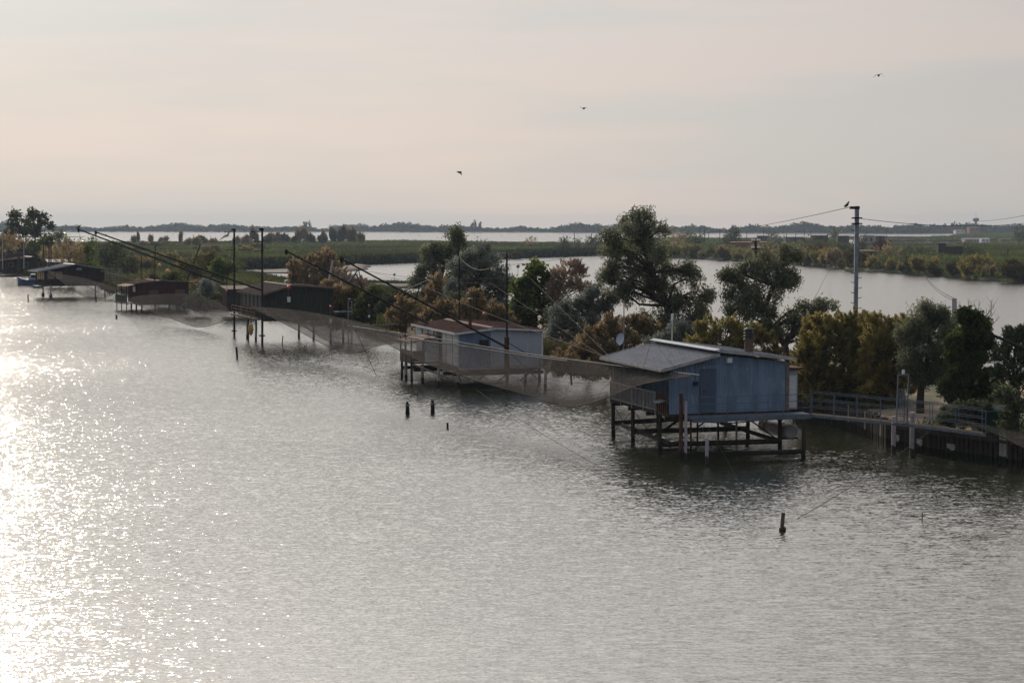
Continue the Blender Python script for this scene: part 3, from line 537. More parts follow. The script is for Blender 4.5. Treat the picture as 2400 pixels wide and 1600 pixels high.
# left bank
tree('poplar_tree', 'left of the two tall dark trees cutting the horizon at the far left', 'tree', 410, 45, [(45,505,22,12),(30,525,20,16),(60,525,20,18),(40,548,26,14),(70,545,16,14),(20,550,16,12)], M['darkgreen'], 'leaf', dens=.3, leaf=.5, cl=1.0, per=34, tr=.3, shell=.3)
tree('poplar_tree', 'right of the two tall dark trees cutting the horizon at the far left', 'tree', 402, 88, [(78,502,10,10),(98,505,22,14),(80,525,22,16),(108,525,18,16),(95,542,28,12)], M['darkgreen'], 'leaf', dens=.28, leaf=.5, cl=1.0, per=34, tr=.3, shell=.3)
LB = [('yellow-green tree behind the left-most huts', 395, 100, [(100,558,20,12),(92,575,24,16),(118,565,16,16)], 'fig','leaf'),
      ('dark open tree standing above the round pinkish tamarisk at the left', 385, 140, [(140,552,10,9),(145,568,18,12),(160,575,14,10)], 'willow','leaf'),
      ('round pinkish tamarisk behind the maroon hut', 340, 168, [(160,575,18,14),(175,590,24,18),(160,602,30,18),(190,608,18,14),(150,615,22,10)], 'tamarisk','plume'),
      ('yellow-green bush right of the round pinkish tamarisk', 345, 205, [(205,572,16,14),(210,592,20,18),(215,612,22,14)], 'fig','leaf'),
      ('broad dark bush behind the gap between the maroon hut and the red hut', 330, 258, [(258,585,26,16),(275,600,24,18),(245,602,22,16),(262,612,32,12)], 'darkgreen','leaf'),
      ('brown bush behind the huts at the left edge', 380, 30, [(20,560,20,14),(45,575,22,14),(10,580,18,12)], 'tamarisk','plume'),
      ('dark hedge-like tree at the left edge under the two tall trees', 400, 15, [(-10,560,30,18),(20,572,26,14),(60,570,26,12)], 'darkgreen','leaf'),
      ('pale brown bush behind the tall rusty posts of the maroon hut', 360, 120, [(120,590,20,14),(135,600,16,12),(105,600,14,10)], 'tamarisk','plume'),
      ('low dark bush at the left of the meadow', 318, 300, [(300,612,24,12),(280,625,22,12)], 'darkgreen','leaf'),
      ('lush green bush just left of the tall poles of the olive hut', 285, 530, [(520,622,22,12),(540,632,18,12),(510,645,20,12)], 'fig','leaf'),
      ('olive-brown rounded bush above the parked car', 300, 497, [(495,600,20,14),(480,618,22,18),(505,625,20,14),(490,640,26,12)], 'olivebush','leaf'),
      ('grey-green bush beside the parked car', 262, 482, [(480,668,14,10),(488,685,18,14),(470,695,14,10)], 'silver','leaf'),
      ('green clump in the grass behind the red hut', 268, 398, [(400,650,18,10),(412,665,20,12),(385,672,18,8)], 'grass','leaf'),
      ('dark bush at the water edge right of the red hut', 236, 455, [(455,705,20,10),(475,715,18,8)], 'darkgreen','leaf'),
      ('dark clump in the grass beside the leaning pole of the red hut', 290, 440, [(440,628,20,8),(455,640,18,8)], 'olivebush','leaf')]
for lb, D, bx, lob, mt, st in LB: tree('leafy_bush' if mt != 'tamarisk' else 'tamarisk_bush', lb, 'bush', D, bx, lob, M[mt], st, dens=.8, leaf=.0009 * D, cl=.0026 * D, per=34, tr=.1, shell=.4)
# single bushes out on the meadow and on the right bank
MBS = [('domed brown bush alone on the far meadow rim right of the silvery willow', 905, 1245, [(1245,566,13,8),(1240,572,16,6)], 'tamarisk','plume'),
       ('large dark round bush on the meadow shore near the two thin masts', 760, 1322, [(1318,566,14,10),(1330,575,14,12),(1310,580,14,12),(1322,588,18,9)], 'darkgreen','leaf'),
       ('small slim bush between the dark round bush and the brown one', 800, 1352, [(1352,568,6,7),(1351,578,8,8)], 'willow','leaf'),
       ('brown-topped bush on the meadow shore next to the tall willow', 740, 1390, [(1382,568,9,8),(1396,570,9,9),(1390,582,16,12)], 'olivebush','leaf'),
       ('dark upright tree above the brick building on the right bank', 900, 1725, [(1724,540,11,8),(1724,552,13,10),(1712,562,10,8),(1728,566,12,8)], 'darkgreen','leaf'),
       ('slim bush left of the dark upright tree on the right bank', 905, 1702, [(1704,556,6,7),(1702,566,8,6)], 'darkgreen','leaf'),
       ('pink-brown bush on the far right bank beside the tall willow', 860, 1590, [(1585,552,14,7),(1600,556,12,7),(1590,564,20,7)], 'tamarisk','plume'),
       ('small green tree left of the centre of the right bank', 870, 1615, [(1616,552,9,7),(1612,562,12,7)], 'fig','leaf'),
       ('green bush right of the small green tree on the right bank', 860, 1640, [(1640,560,13,7),(1636,566,16,6)], 'grass','leaf'),
       ('dark maroon tree beside the sheds on the right bank', 640, 2065, [(2060,574,12,7),(2072,572,10,7),(2064,582,14,7)], 'maroon','leaf'),
       ('tall orange tamarisk in front of the maroon tree', 560, 2085, [(2085,585,16,9),(2070,590,14,8),(2095,592,14,8)], 'tamarisk','plume'),
       ('dark green tree left of the grey utility pole on the right bank', 600, 1972, [(1970,578,14,8),(1980,588,14,9),(1962,588,12,8)], 'darkgreen','leaf'),
       ('dark bush right of the grey utility pole on the right bank', 640, 2018, [(2018,572,14,8),(2024,582,12,7)], 'darkgreen','leaf'),
       ('brown bush behind the white covered boat', 640, 1925, [(1915,570,16,10),(1935,575,16,8),(1912,585,20,8)], 'olivebush','leaf'),
       ('dark spreading bush left of the ruined fishing hut', 590, 2140, [(2140,584,18,7),(2160,588,14,5)], 'darkgreen','leaf'),
       ('bright green bush right of the ruined fishing hut', 580, 2280, [(2265,582,16,8),(2285,590,22,7),(2250,592,16,6)], 'grass','leaf'),
       ('grey-green tree at the far right between the pools', 1120, 1957, [(1957,546,6,6),(1955,553,8,6)], 'willow','leaf'),
       ('round grey bush on the right bank by the dark far shed', 880, 1815, [(1812,552,14,8),(1825,560,14,8)], 'silver','leaf'),
       ('dark tree cut by the right edge on the far bank', 1000, 2395, [(2392,545,16,12),(2398,558,18,8)], 'darkgreen','leaf')]
for lb, D, bx, lob, mt, st in MBS: tree('leafy_bush' if mt != 'tamarisk' else 'tamarisk_bush', lb, 'bush', D, bx, lob, M[mt], st, dens=.9, leaf=.0008 * D, cl=.0024 * D, per=26, tr=.15, shell=.45)

# hedge of rounded bushes along the right bank, and scattered bushes
def proto(name, label, mat, style, seedlobes, group, leaf=.26, cl=.5):
    t = thing(name, label, 'bush', (0, -60, 0), 0, group); me, cc, li = crown('crown', seedlobes, M[mat], style, .9, leaf, cl, 30, .5); obj('crown', me, None, t)
    mb = MB(); limbs(mb, [(0, 0, -.3), (0, 0, 1)], [.12, .08], seedlobes, cc, li, .05); obj('trunk', mb, M['bark'], t, fix=False); return t
def lobes_r(r, h, n):
    return [(rng.uniform(-.5, .5) * r, rng.uniform(-.4, .4) * r, h * rng.uniform(.35, .72), r * rng.uniform(.42, .6), r * rng.uniform(.42, .6), h * rng.uniform(.24, .34)) for _ in range(n)]
GR = 'rounded bushes growing in a row along the right bank'
kinds = [('ochre', 'plume', 'rounded olive-brown bush in the row along the right bank'), ('tamarisk', 'plume', 'rounded orange-brown bush in the row along the right bank'), ('olivebush', 'leaf', 'rounded olive-green bush in the row along the right bank')]
PR = []
for mt, st, lb in kinds:
    for q in range(2): PR.append((proto('bank_bush', lb, mt, st, lobes_r(2.4, 4.2, 8), GR), lb))
used = [False] * len(PR)
def put(i, p, s, rz, lb=None, gr=None):
    pr, l0 = PR[i]; lb = lb or l0; gr = gr or GR
    if not used[i]:
        used[i] = True; pr.location = p; pr.rotation_euler = (0, 0, rz); pr.scale = s; pr['label'] = lb; pr['group'] = gr; return pr
    return dup(pr, p, rz, s, lb, gr)
nx = [p[0] for p in RB_NEAR]; ny = [p[1] for p in RB_NEAR]
for row, (dy, hs, st) in enumerate([(1.4, 1.0, 4.2), (6.0, 1.05, 5.5)]):
    px = 1560.
    while px < 2430:
        py = np.interp(px, nx, ny); p = G(px, py); D = p[1]; p = p + np.array([rng.normal() * .6, dy + rng.normal() * .8, .1 + .4 * row]); s = hs * rng.uniform(.55, 1.25); s *= 1.0 if px < 2150 else .93
        i = int(rng.choice([0, 1, 2, 3, 4, 5], p=[.28, .22, .14, .10, .14, .12] if px < 1900 else [.25, .25, .05, .05, .22, .18])); put(i, p, (s * rng.uniform(.9, 1.2), s, s * rng.uniform(.9, 1.1)), rng.uniform(0, 6.28))
        px += st / sc(D) * rng.uniform(.75, 1.1)
S2 = 'brownish bush scattered over the scrub behind the bank row on the right'
for k in range(95):
    px = rng.uniform(1560, 1990); D = rng.uniform(560, 1000) if px < 1900 else rng.uniform(520, 700)
    y = 526 + 4200 * 12 / D
    if y > np.interp(px, nx, ny) - 5: continue
    p = at(px, y, D); p[2] = .6; s = rng.uniform(.5, .95); put(int(rng.integers(0, 6)), p, (s * 1.3, s * 1.2, s * .8), rng.uniform(0, 6.28), S2, 'bushes scattered behind the bank row')
# bushes along the far rim of the meadow on the left
S3 = 'dark brownish bush along the far rim of the left meadow'
for (px, py, w, h) in [(312,560,10,8),(324,552,5,12),(353,558,8,8),(378,562,10,6),(390,560,8,7),(425,552,7,14),(440,566,12,8),(460,566,16,12),(475,562,14,10),(498,564,12,6),(555,562,12,9),(575,560,14,10),(590,545,7,16),(600,552,8,12),(625,560,14,12),(640,556,12,12),(655,554,12,12),(668,556,14,10),(690,560,10,10),(700,548,9,16),(715,546,12,18),(730,558,14,12),(755,560,14,10),(760,552,9,14),(780,546,12,18),(800,546,13,20),(815,548,12,18),(830,550,12,18),(845,556,12,14)]:
    D = 4200 * 11 / (py + h - 526) ; D = min(D, 1090) * .93; s_ = sc(D); p = at(px, 560, D); p[2] = .5
    put(int(rng.integers(0, 6)), p, (w * s_ / 2.6, w * s_ / 2.6, (12 - (py - h * .6 - 526) * s_) / 3.9), rng.uniform(0, 6.28), S3, 'bushes along the far rim of the left meadow')
S4 = 'low bush in the long grass of the left bank'
for (px, D, s) in [(330,300,.55),(350,330,.5),(420,340,.5),(300,380,.7),(340,430,.8),(370,480,.8),(430,430,.7),(470,470,.9),(255,290,.45),(290,285,.4),(360,276,.4),(455,300,.45),(500,380,.7),(400,500,.8)]:
    p = at(px, 600, D); p[2] = .9; put(int(rng.integers(0, 6)), p, (s * 1.3, s * 1.3, s), rng.uniform(0, 6.28), S4, 'low bushes in the grass of the left bank')

S5 = 'dark scrubby bush dotted over the left meadow'
for k in range(75):
    px = rng.uniform(120, 620); y = rng.uniform(572, 634) if px < 545 else rng.uniform(572, 600)
    D = 4200 * 11 / (y - 526); p = at(px, y, D); p[2] = .7; s = rng.uniform(.35, .8) * (1 + .25 * (D > 600)); put(int(rng.choice([0, 1, 2, 3, 4, 5], p=[.15, .1, .08, .07, .3, .3])), p, (s * 1.6, s * 1.5, s * .8), rng.uniform(0, 6.28), S5, 'scrubby bushes dotted over the left meadow')
S6 = 'low dark bush leaning over the water along the bank left of the olive hut'
for (px, y) in [(385,706),(400,709),(418,712),(432,716),(470,721),(485,721),(500,721),(515,721),(530,722),(300,684),(275,674),(262,670)]:
    p = G(px, y); p[1] += 1.2; p[2] = .4; s = rng.uniform(.35, .5); put(int(rng.integers(4, 6)), p, (s * 1.2, s, s * .8), rng.uniform(0, 6.28), S6, 'low bushes over the water left of the olive hut')

S7 = 'small dark bush standing in the green meadow behind the second channel'
for k in range(38):
    px = rng.uniform(620, 1430); y = rng.uniform(573, 603)
    if y > np.interp(px, [q[0] for q in MEAD_NEAR], [q[1] for q in MEAD_NEAR]) - 4: continue
    D = 4200 * 11 / (y - 526); p = at(px, y, D); p[2] = .6; s = rng.uniform(.3, .6); put(int(rng.choice([2, 3, 4, 5, 0, 1], p=[.08, .07, .35, .35, .08, .07])), p, (s * 1.7, s * 1.5, s * .8), rng.uniform(0, 6.28), S7, 'small bushes in the meadow behind the second channel')
# ------------------------------------------------------------------ fishing huts
class Fr:
    """hut frame: origin on the water under the near corner; x along the side wall, y away along the river front"""
    def __init__(s, O, deg):
        s.O = np.array([O[0], O[1], 0.0]); s.a = math.radians(deg); s.u = np.array([math.cos(s.a), math.sin(s.a), 0]); s.v = np.array([-math.sin(s.a), math.cos(s.a), 0])
    def L(s, p): d = np.asarray(p) - s.O; return np.array([d @ s.u, d @ s.v, d[2]])
    def z(s, px, py, z): return s.L(G(px, py, z))
    def onv(s, px, py, v=0):
        d = ray(px, py); o = np.array([0, 0, HC]) - s.O; t = (v - o @ s.v) / (d @ s.v); return s.L(np.array([0, 0, HC]) + d * t)
    def onu(s, px, py, u=0):
        d = ray(px, py); o = np.array([0, 0, HC]) - s.O; t = (u - o @ s.u) / (d @ s.u); return s.L(np.array([0, 0, HC]) + d * t)
    def thing(s, name, label, cat): return thing(name, label, cat, s.O, s.a)
    def wpt(s, x, y, z): return s.O + s.u * x + s.v * y + np.array([0, 0, z])

def gable(name, label, F, U, V, zf, zl, zr, ur, zrr, wall, roof, edge, over=(.45, .35, .3, .3), corr=True, pitch=.15, front='closed', inset=0, legs=(), legm='darkwood', rband=.0, floorm='darkwood', cap='aluminium'):
    t = F.thing(name, label, 'fishing hut'); ol, orr, on, of = over
    top = lambda x: (zl + (zr - zl) * x / ur) if x <= ur else (zr + (zrr - zr) * (x - ur) / (U - ur))
    w = MB()
    w.sheet((0, 0), (U, 0), zf, top, .018 if corr else .004, pitch); w.sheet((U, V), (0, V), zf, lambda x: top(U - x), .018 if corr else .004, pitch)
    w.sheet((U, 0), (U, V), zf, lambda x: zrr, .018 if corr else .004, pitch)
    w.sheet((inset, V), (inset, 0), zf, lambda x: top(inset), .018 if corr else .004, pitch)
    obj('wall', w, M[wall], t, fix=False)
    k = (zr - zl) / ur; z0 = zl - k * ol; r = MB()
    r.slab([(-ol, -on, z0 + .02), (ur, -on, zr + .02), (ur, V + of, zr + .02), (-ol, V + of, z0 + .02)][::-1], .06)
    n = int((V + on + of) / .33)   # sheet ribs across the left slope
    for i in range(n + 1):
        y = -on + (V + on + of) * i / n; r.beam((-ol, y, z0 + .095), (ur, y, zr + .095), .05, .035)
    k2 = (zrr - zr) / (U - ur); ze = zrr + k2 * orr
    r2 = MB(); r2.slab([(ur, -on, zr + rband), (U + orr, -on, ze + rband), (U + orr, V + of, ze + rband), (ur, V + of, zr + rband)][::-1], .06)
    for i in range(n + 1):
        y = -on + (V + on + of) * i / n; r2.beam((ur, y, zr + rband + .075), (U + orr, y, ze + rband + .075), .05, .035)
    obj('roof', r, M[roof], t, fix=False); obj('roof', r2, M[roof], t, fix=False)
    e = MB(); e.beam((-ol, -on - .03, z0 + .01), (ur, -on - .03, zr + .01), .035, .15); e.beam((-ol - .03, -on, z0 + .01), (-ol - .03, V + of, z0 + .01), .035, .15); e.beam((ur, -on - .03, zr + rband), (U + orr, -on - .03, ze + rband), .035, .13)
    obj('fascia', e, M[edge], t)
    c = MB(); c.slab([(ur - .28, -on, zr + max(rband, .0) + .085 - .04), (ur + .02, -on, zr + rband + .13), (ur + .02, V + of, zr + rband + .13), (ur - .28, V + of, zr + max(rband, 0) + .085 - .04)][::-1], .02); obj('ridge_cap', c, M[cap], t)
    fl = MB(); fl.box((-.05, -.02, zf - .14), (U + .05, V + .05, zf - .004)); 
    for i in range(4): y = .3 + (V - .6) * i / 3; fl.box((-.1, y - .07, zf - .34), (U, y + .07, zf - .142))
    obj('floor', fl, M[floorm], t)
    for (x, y) in legs: obj('leg', MB().tube([(x + rng.normal() * .06, y + rng.normal() * .06, -1.2), (x + rng.normal() * .02, y, zf * .45), (x, y, zf - .14)], [.125, .115, .11], 8), M[legm], t)
    return t
def railing(name, mb_mat, t, pts, h, n_post, rails=(1.0,), r=.022, zoff=0):
    """posts and rails along a polyline"""
    m = MB(); P = [np.array(p, float) for p in pts]; seg = [np.linalg.norm(b - a) for a, b in zip(P, P[1:])]; tot = sum(seg)
    for i in range(n_post + 1):
        d = tot * i / n_post; k = 0
        while k < len(seg) - 1 and d > seg[k]: d -= seg[k]; k += 1
        p = P[k] + (P[k + 1] - P[k]) * min(1, d / seg[k]); m.tube([p, p + np.array([0, 0, h])], r, 5)
    for q in rails: m.tube([p + np.array([0, 0, h * q]) for p in P], r * .9, 5)
    return obj(name, m, M[mb_mat], t, fix=False)

# ---- hut 1: blue
F1 = Fr(G(1567, 1067), 17.5); V1 = 8.5; U1 = 6.85
lg = [F1.z(x, y, 0)[:2] for x, y in [(1437,1026),(1483,1041),(1547,1061),(1700,1008),(1752,1033),(1827,1053),(1884,1074)]]
h1 = gable('blue_fishing_hut', 'nearest stilt hut with blue corrugated walls and a grey metal roof', F1, U1, V1, 2.15, 4.58, 5.2, 2.7, 4.72, 'bluepaint', 'greysheet', 'aluminium', over=(.55, .3, .35, .3), inset=2.0, legs=lg, legm='darkwood', rband=.2, cap='steel')
m = MB()   # diagonal crossbeams low over the water
for a, b, z in [((1437,1026),(1700,1008),.85),((1483,1041),(1752,1033),.7),((1547,1061),(1827,1053),.45)]:
    A = F1.z(*a, 0); B = F1.z(*b, 0); obj('crossbeam', MB().beam((A[0], A[1], z), (B[0], B[1], z), .14, .26), M['darkwood'], h1)
A = F1.z(1605, 1078, 0); B = F1.z(1884, 1074, 0)
obj('crossbeam', MB().beam((A[0], A[1] + .25, .22), (B[0], B[1] + .1, .35), .14, .24), M['darkwood'], h1)
for a, b in [((1437,1026),(1483,1041)),((1483,1041),(1547,1061))]:
    A = F1.z(*a, 0); B = F1.z(*b, 0); obj('tie_rod', MB().tube([(A[0], A[1], 1.9), (B[0], B[1], .3)], .018, 5).tube([(A[0], A[1], .3), (B[0], B[1], 1.9)], .018, 5), M['darksteel'], h1)
for x, y, r_ in [(1.4, .3, .05), (3.1, 3.4, .05), (4.9, 2.2, .04), (2.2, 6.9, .06), (5.6, 6.2, .06)]: obj('thin_post', MB().tube([(x, y, -1.2), (x + rng.normal() * .05, y, 1.85)], r_, 6), M['rust'], h1)
for a, b in [((.2, .4, .35), (2.6, .4, 1.9)), ((6.6, .2, .4), (4.4, .2, 1.9)), ((.4, 3.1, .6), (2.4, 3.1, 1.85)), ((2.6, 6.5, .6), (4.6, 6.5, 1.85))]: obj('brace', MB().beam(a, b, .05, .07), M['darkwood'], h1)
obj('crossbeam', MB().beam((.1, .2, .62), (.3, 7.6, .78), .12, .2), M['darkwood'], h1); obj('crossbeam', MB().beam((6.3, .5, .55), (6.0, 6.8, .8), .12, .2), M['darkwood'], h1)
obj('service_pipe', MB().tube([(.9, .15, 1.75), (3.6, .15, 1.55), (6.2, .25, 1.7)], .035, 6), M['steel'], h1)
# the porch
pf = MB(); 
for x, y in [(0.05, .1), (.05, V1 - .15)]: pass
obj('porch_post', MB().tube([(.12, V1 - .2, 2.15), (.12, V1 - .2, 4.6)], .11, 10), M['concrete'], h1)
obj('porch_post', MB().tube([(.1, V1 * .5, 2.15), (.1, V1 * .5, 4.55)], .045, 6), M['steel'], h1)
b_ = MB()
for i in range(int((V1 - 1.7) / .2)): y = 1.75 + i * .2; b_.box((-.07, y, 2.18), (-.035, y + .06, 3.12))
for z in (2.2, 3.12): b_.box((-.07, 1.7, z), (-.02, V1, z + .045))
for y in (1.7, 3.4, 5.1, 6.8, V1 - .05): b_.box((-.08, y, 1.95), (-.02, y + .06, 3.2))
obj('railing', b_, M['balus'], h1)
pb = MB()
for i in range(6): y = .12 + i * .265; pb.box((-.06, y, 2.1), (-.03, y + .13, 3.15))
obj('board_fence', pb, M['rust'], h1)
ps = MB(); ps.slab([(-.5, .15, 2.75), (-.1, .15, 2.85), (-.1, 1.0, 2.85), (-.5, 1.0, 2.75)], .03); obj('shelf', ps, M['steel'], h1)
# door in the blue wall
dp = [F1.onv(x, y) for x, y in [(1640,864),(1676,968)]]; d_ = obj('door', MB().box((dp[0][0], -.06, 2.18), (dp[1][0], -.022, dp[0][2])), M['bluedoor'], h1)
hp = F1.onv(1647, 916); obj('handle', MB().box((hp[0] - .03, -.10, hp[2] - .02), (hp[0] + .16, -.055, hp[2] + .02)), M['black'], d_)
bp_ = [F1.onv(x, y) for x, y in [(1701,838),(1712,849)]]; obj('wall_lamp', MB().box((bp_[0][0], -.24, bp_[1][2]), (bp_[1][0], -.022, bp_[0][2])), M['white'], h1)
c1 = [F1.onv(*q) for q in [(1678,852),(1629,853),(1629,895)]]; obj('conduit', MB().tube([(p[0], -.04, p[2]) for p in c1], .018, 5), M['pipe'], h1)
c2 = [F1.onv(x, y) for x, y in [(1624,894),(1634,902)]]; obj('junction_box', MB().box((c2[0][0], -.14, c2[1][2]), (c2[1][0], -.022, c2[0][2])), M['darksteel'], h1)
# chimney with cowl
ch = F1.onv(1755, 830, 1.2); cz0 = 4.9; czt = F1.onv(1755, 797, 1.2)[2]; ctop = F1.onv(1755, 770, 1.2)[2]
c_ = obj('chimney', MB().tube([(ch[0], 1.2, cz0 - .3), (ch[0], 1.2, czt)], .235, 12).tube([(ch[0], 1.2, czt - .03), (ch[0], 1.2, czt + .05)], .29, 12), M['chimbrick'], h1)
cw = MB(); n_ = 4; hh = (ctop - czt) / n_
for i in range(n_): cw.tube([(ch[0], 1.2, czt + .06 + hh * i), (ch[0], 1.2, czt + .04 + hh * (i + .6))], [.29, .25], 12)
cw.tube([(ch[0], 1.2, czt), (ch[0], 1.2, ctop)], .2, 10); cw.tube([(ch[0], 1.2, ctop - .02), (ch[0], 1.2, ctop + .07)], [.29, .12], 12); obj('cowl', cw, M['black'], c_)
# walkway along the side wall
q0 = F1.L(G(1610, 977, 2.02)); q1 = F1.L(G(1903, 972, 2.02)); wy = min(q0[1], q1[1]); wy = -1.15
wk = MB(); wk.box((q0[0], wy, 1.93), (q1[0] + .1, -.03, 2.05)); wk.box((q0[0], wy - .03, 1.80), (q1[0] + .1, wy, 2.04)); obj('walkway', wk, M['bluerail'], h1)
wb = MB()
for i in range(5): x = q0[0] + .3 + i * 1.6; wb.beam((x, wy + .1, 1.85), (x, -.05, 1.85), .08, .15)
obj('walkway_bracket', wb, M['darksteel'], h1)
railing('walkway_railing', 'bluerail', h1, [(q0[0] + .35, wy + .03, 2.05), (q1[0] + .1, wy + .03, 2.05)], 1.05, 4, (1.0, .66, .33), .02)
# annexe with pale panels at the right end
an = MB(); x0 = U1 + .02; x1 = F1.onv(1877, 900, -.05)[0]; zt = 4.28; an.box((x0, .35, 2.15), (x1, 2.6, zt)); obj('annexe', an, M['palegrey'], h1)
obj('annexe_roof', MB().box((x0, .1, zt + .003), (x1 + .25, 2.8, zt + .12)), M['redroof'], h1)
obj('annexe_door', MB().box((x0 + .12, .31, 2.2), (x1 - .1, .347, 3.95)), M['whitepaint'], h1)
obj('corner_board', MB().box((U1 - .16, -.05, 2.15), (U1 + .015, -.022, 4.62)), M['deadwood'], h1)
# post pair, stub post
P = G(1602, 1078); z1 = at(1602, 922, P[1])[2]
x = obj('mooring_post', MB().tube([(0, 0, -1.5), (0, 0, z1)], .105, 8), M['rust']); x.location = (P[0] - .14, P[1], 0); tag(x, 'rusty brown post, the taller of the pair at the near corner of the blue hut', 'post')
x = obj('mooring_post', MB().tube([(0, 0, -1.5), (0, 0, z1 - .4)], .075, 8), M['lily']); x.location = (P[0] + .1, P[1] - .06, 0); tag(x, 'pale grey post, the shorter of the pair at the near corner of the blue hut', 'post')
P = G(1656, 1087); x = obj('mooring_post', MB().tube([(0, 0, -1.5), (0.02, 0, at(1656, 1026, P[1])[2])], .085, 8), M['lily']); x.location = (*P[:2], 0); tag(x, 'short pale stub post in the water in front of the blue hut', 'post')
P = G(1725, 1056); x = obj('mooring_post', MB().tube([(0, 0, -1.5), (0, 0, 2)], .045, 6), M['steel']); x.location = (*P[:2], 0); tag(x, 'thin grey pipe standing under the middle of the blue hut', 'post')
# gas tank slung beneath
e0 = F1.wpt(*F1.onv(1855, 1011, .1)); tk = thing('gas_tank', 'big dull cylindrical tank slung beneath the right end of the blue hut', 'tank', e0, F1.a)
obj('shell', MB().tube([(0, 3.4, 0), (0, 3.3, 0), (0, .08, 0), (0, 0, 0)], [.28, .40, .40, .36], 20), M['tank'], tk, smooth=False)
obj('end_cap', MB().tube([(0, -.004, 0), (0, -.05, 0)], [.385, .33], 20), M['concrete'], tk)
obj('strap', MB().tube([(0, .7, 0), (0, .78, 0)], .415, 20), M['darksteel'], tk); obj('strap', MB().tube([(0, 2.5, 0), (0, 2.58, 0)], .415, 20), M['darksteel'], tk)
obj('cradle', MB().beam((-.55, .75, -.45), (.75, .75, -.45), .12, .10).beam((.35, .75, -.42), (.55, .75, .9), .05, .05).beam((-.35, .75, -.42), (-.45, .75, .9), .05, .05), M['darksteel'], tk)
# satellite dish and masts
P = F1.wpt(*F1.onu(1462, 816, 2.4)); D_ = P[1]; zt = at(1465, 705, D_)[2]
x = thing('antenna_mast', 'thin mast with a white satellite dish rising behind the blue hut roof', 'antenna', (P[0], P[1], 4.5)); 
obj('pole', MB().tube([(0, 0, 0), (0, 0, zt - 4.5)], .035, 6), M['steel'], x)
dc = at(1456, 795, D_) - np.array([P[0], P[1], 4.5]); nrm = Vector((-.75, -.62, .22)).normalized(); ax = nrm.cross(Vector((0, 0, 1))).normalized(); ay = ax.cross(nrm)
dm = MB(); vs = []; fs = []
for j in range(6):
    for i in range(20):
        r = .37 * j / 5; a = 2 * PI * i / 20; vs.append(Vector(dc) + ax * r * math.cos(a) * .9 + ay * r * math.sin(a) + nrm * (.10 * (j / 5) ** 2))
for j in range(5):
    for i in range(20): fs.append((j*20+i, j*20+(i+1)%20, j*20+20+(i+1)%20, j*20+20+i))
vs += [v - nrm * .012 for v in vs]; fs += [tuple(i + 120 for i in f)[::-1] for f in fs]; dm.add(vs, fs); ds = obj('dish', dm, M['palegrey'], x, fix=False)
obj('feed_arm', MB().tube([Vector(dc) - ay * .4 + nrm * .05, Vector(dc) - ay * .12 + nrm * .62], .02, 5).ball(Vector(dc) - ay * .1 + nrm * .64, .06), M['steel'], ds)
P = F1.wpt(*F1.onu(1575, 806, 3.4)); zt = at(1575, 735, P[1])[2]
x = thing('antenna_mast', 'white antenna mast with a small box behind the ridge of the blue hut', 'antenna', (P[0], P[1], 4.6))
obj('pole', MB().tube([(0, 0, 0), (0, 0, zt - 4.6)], .035, 6), M['whitepaint'], x); obj('radome', MB().tube([(0, 0, zt - 4.95), (0, 0, zt - 4.6)], .06, 8), M['white'], x)
obj('equipment_box', MB().box((-.24, -.1, zt - 5.45), (-.04, .1, zt - 5.15)), M['steel'], x)

# ---- hut 2: white and blue with red roof
F2 = Fr(G(1076, 908), 17.8); V2 = 12.3; U2 = 6.5
lg = [F2.z(x, y, 0)[:2] for x, y in [(1028,905),(1074,907),(1279,912),(1232,902),(952,890),(990,895),(1190,886),(1264,892)]]
h2 = gable('white_fishing_hut', 'second stilt hut with pale panel walls, a blue middle bay and a dark red roof', F2, U2, V2, 1.5, 4.0, 4.28, 2.6, 4.05, 'palegrey', 'redroof', 'whitepaint', over=(.35, .25, .25, .25), corr=False, pitch=.8, legs=lg, legm='concrete', rband=.05, cap='redroof')
bb = MB(); bb.sheet((0.02, -.03), (2.45, -.03), 1.52, lambda x: 4.0 + .28 * x / 2.6 - .02, .018, .16); obj('blue_panel', bb, M['bluepaint'], h2, fix=False)
for x in (2.46, 3.9, 5.3): obj('batten', MB().box((x, -.045, 1.52), (x + .05, -.008, 4.1)), M['whitepaint'], h2)
obj('corner_trim', MB().box((U2 - .09, -.05, 1.5), (U2 + .02, -.008, 4.05)), M['white'], h2)
fw_ = MB()
for i in range(6): y = 1.6 + i * 1.75; fw_.box((-.05, y, 1.55), (-.012, y + .06, 3.98))
obj('front_batten', fw_, M['darksteel'], h2); obj('front_panel', MB().box((-.04, 4.6, 1.6), (-.006, 6.2, 3.9)), M['deadwood'], h2)
f2 = MB(); f2.box((-.035, .3, 1.62), (-.006, 4.5, 3.9)); obj('front_panel', f2, M['whitepaint'], h2)
w2 = [F2.onv(x, y) for x, y in [(1123,798),(1145,810)]]; fr = obj('window', MB().box((w2[0][0], -.09, w2[1][2] - .05), (w2[1][0], -.052, w2[0][2] + .05)), M['darksteel'], h2); obj('pane', MB().box((w2[0][0] + .06, -.10, w2[1][2]), (w2[1][0] - .06, -.093, w2[0][2])), M['glass'], fr)
rr = MB()
for i in range(14): x = .1 + i * .18; rr.box((x, -.62, 1.55), (x + .02, -.6, 2.6))
rr.box((.05, -.63, 2.6), (2.7, -.59, 2.64)); obj('railing', rr, M['balus'], h2)
for x in (1.2, 2.9, 4.6): obj('brace', MB().beam((x, -.3, .4), (x + 1.2, -.3, 1.3), .05, .07), M['darkwood'], h2)
obj('side_walkway', MB().box((-.1, -.75, 1.36), (U2 + .9, -.03, 1.47)), M['concrete'], h2)
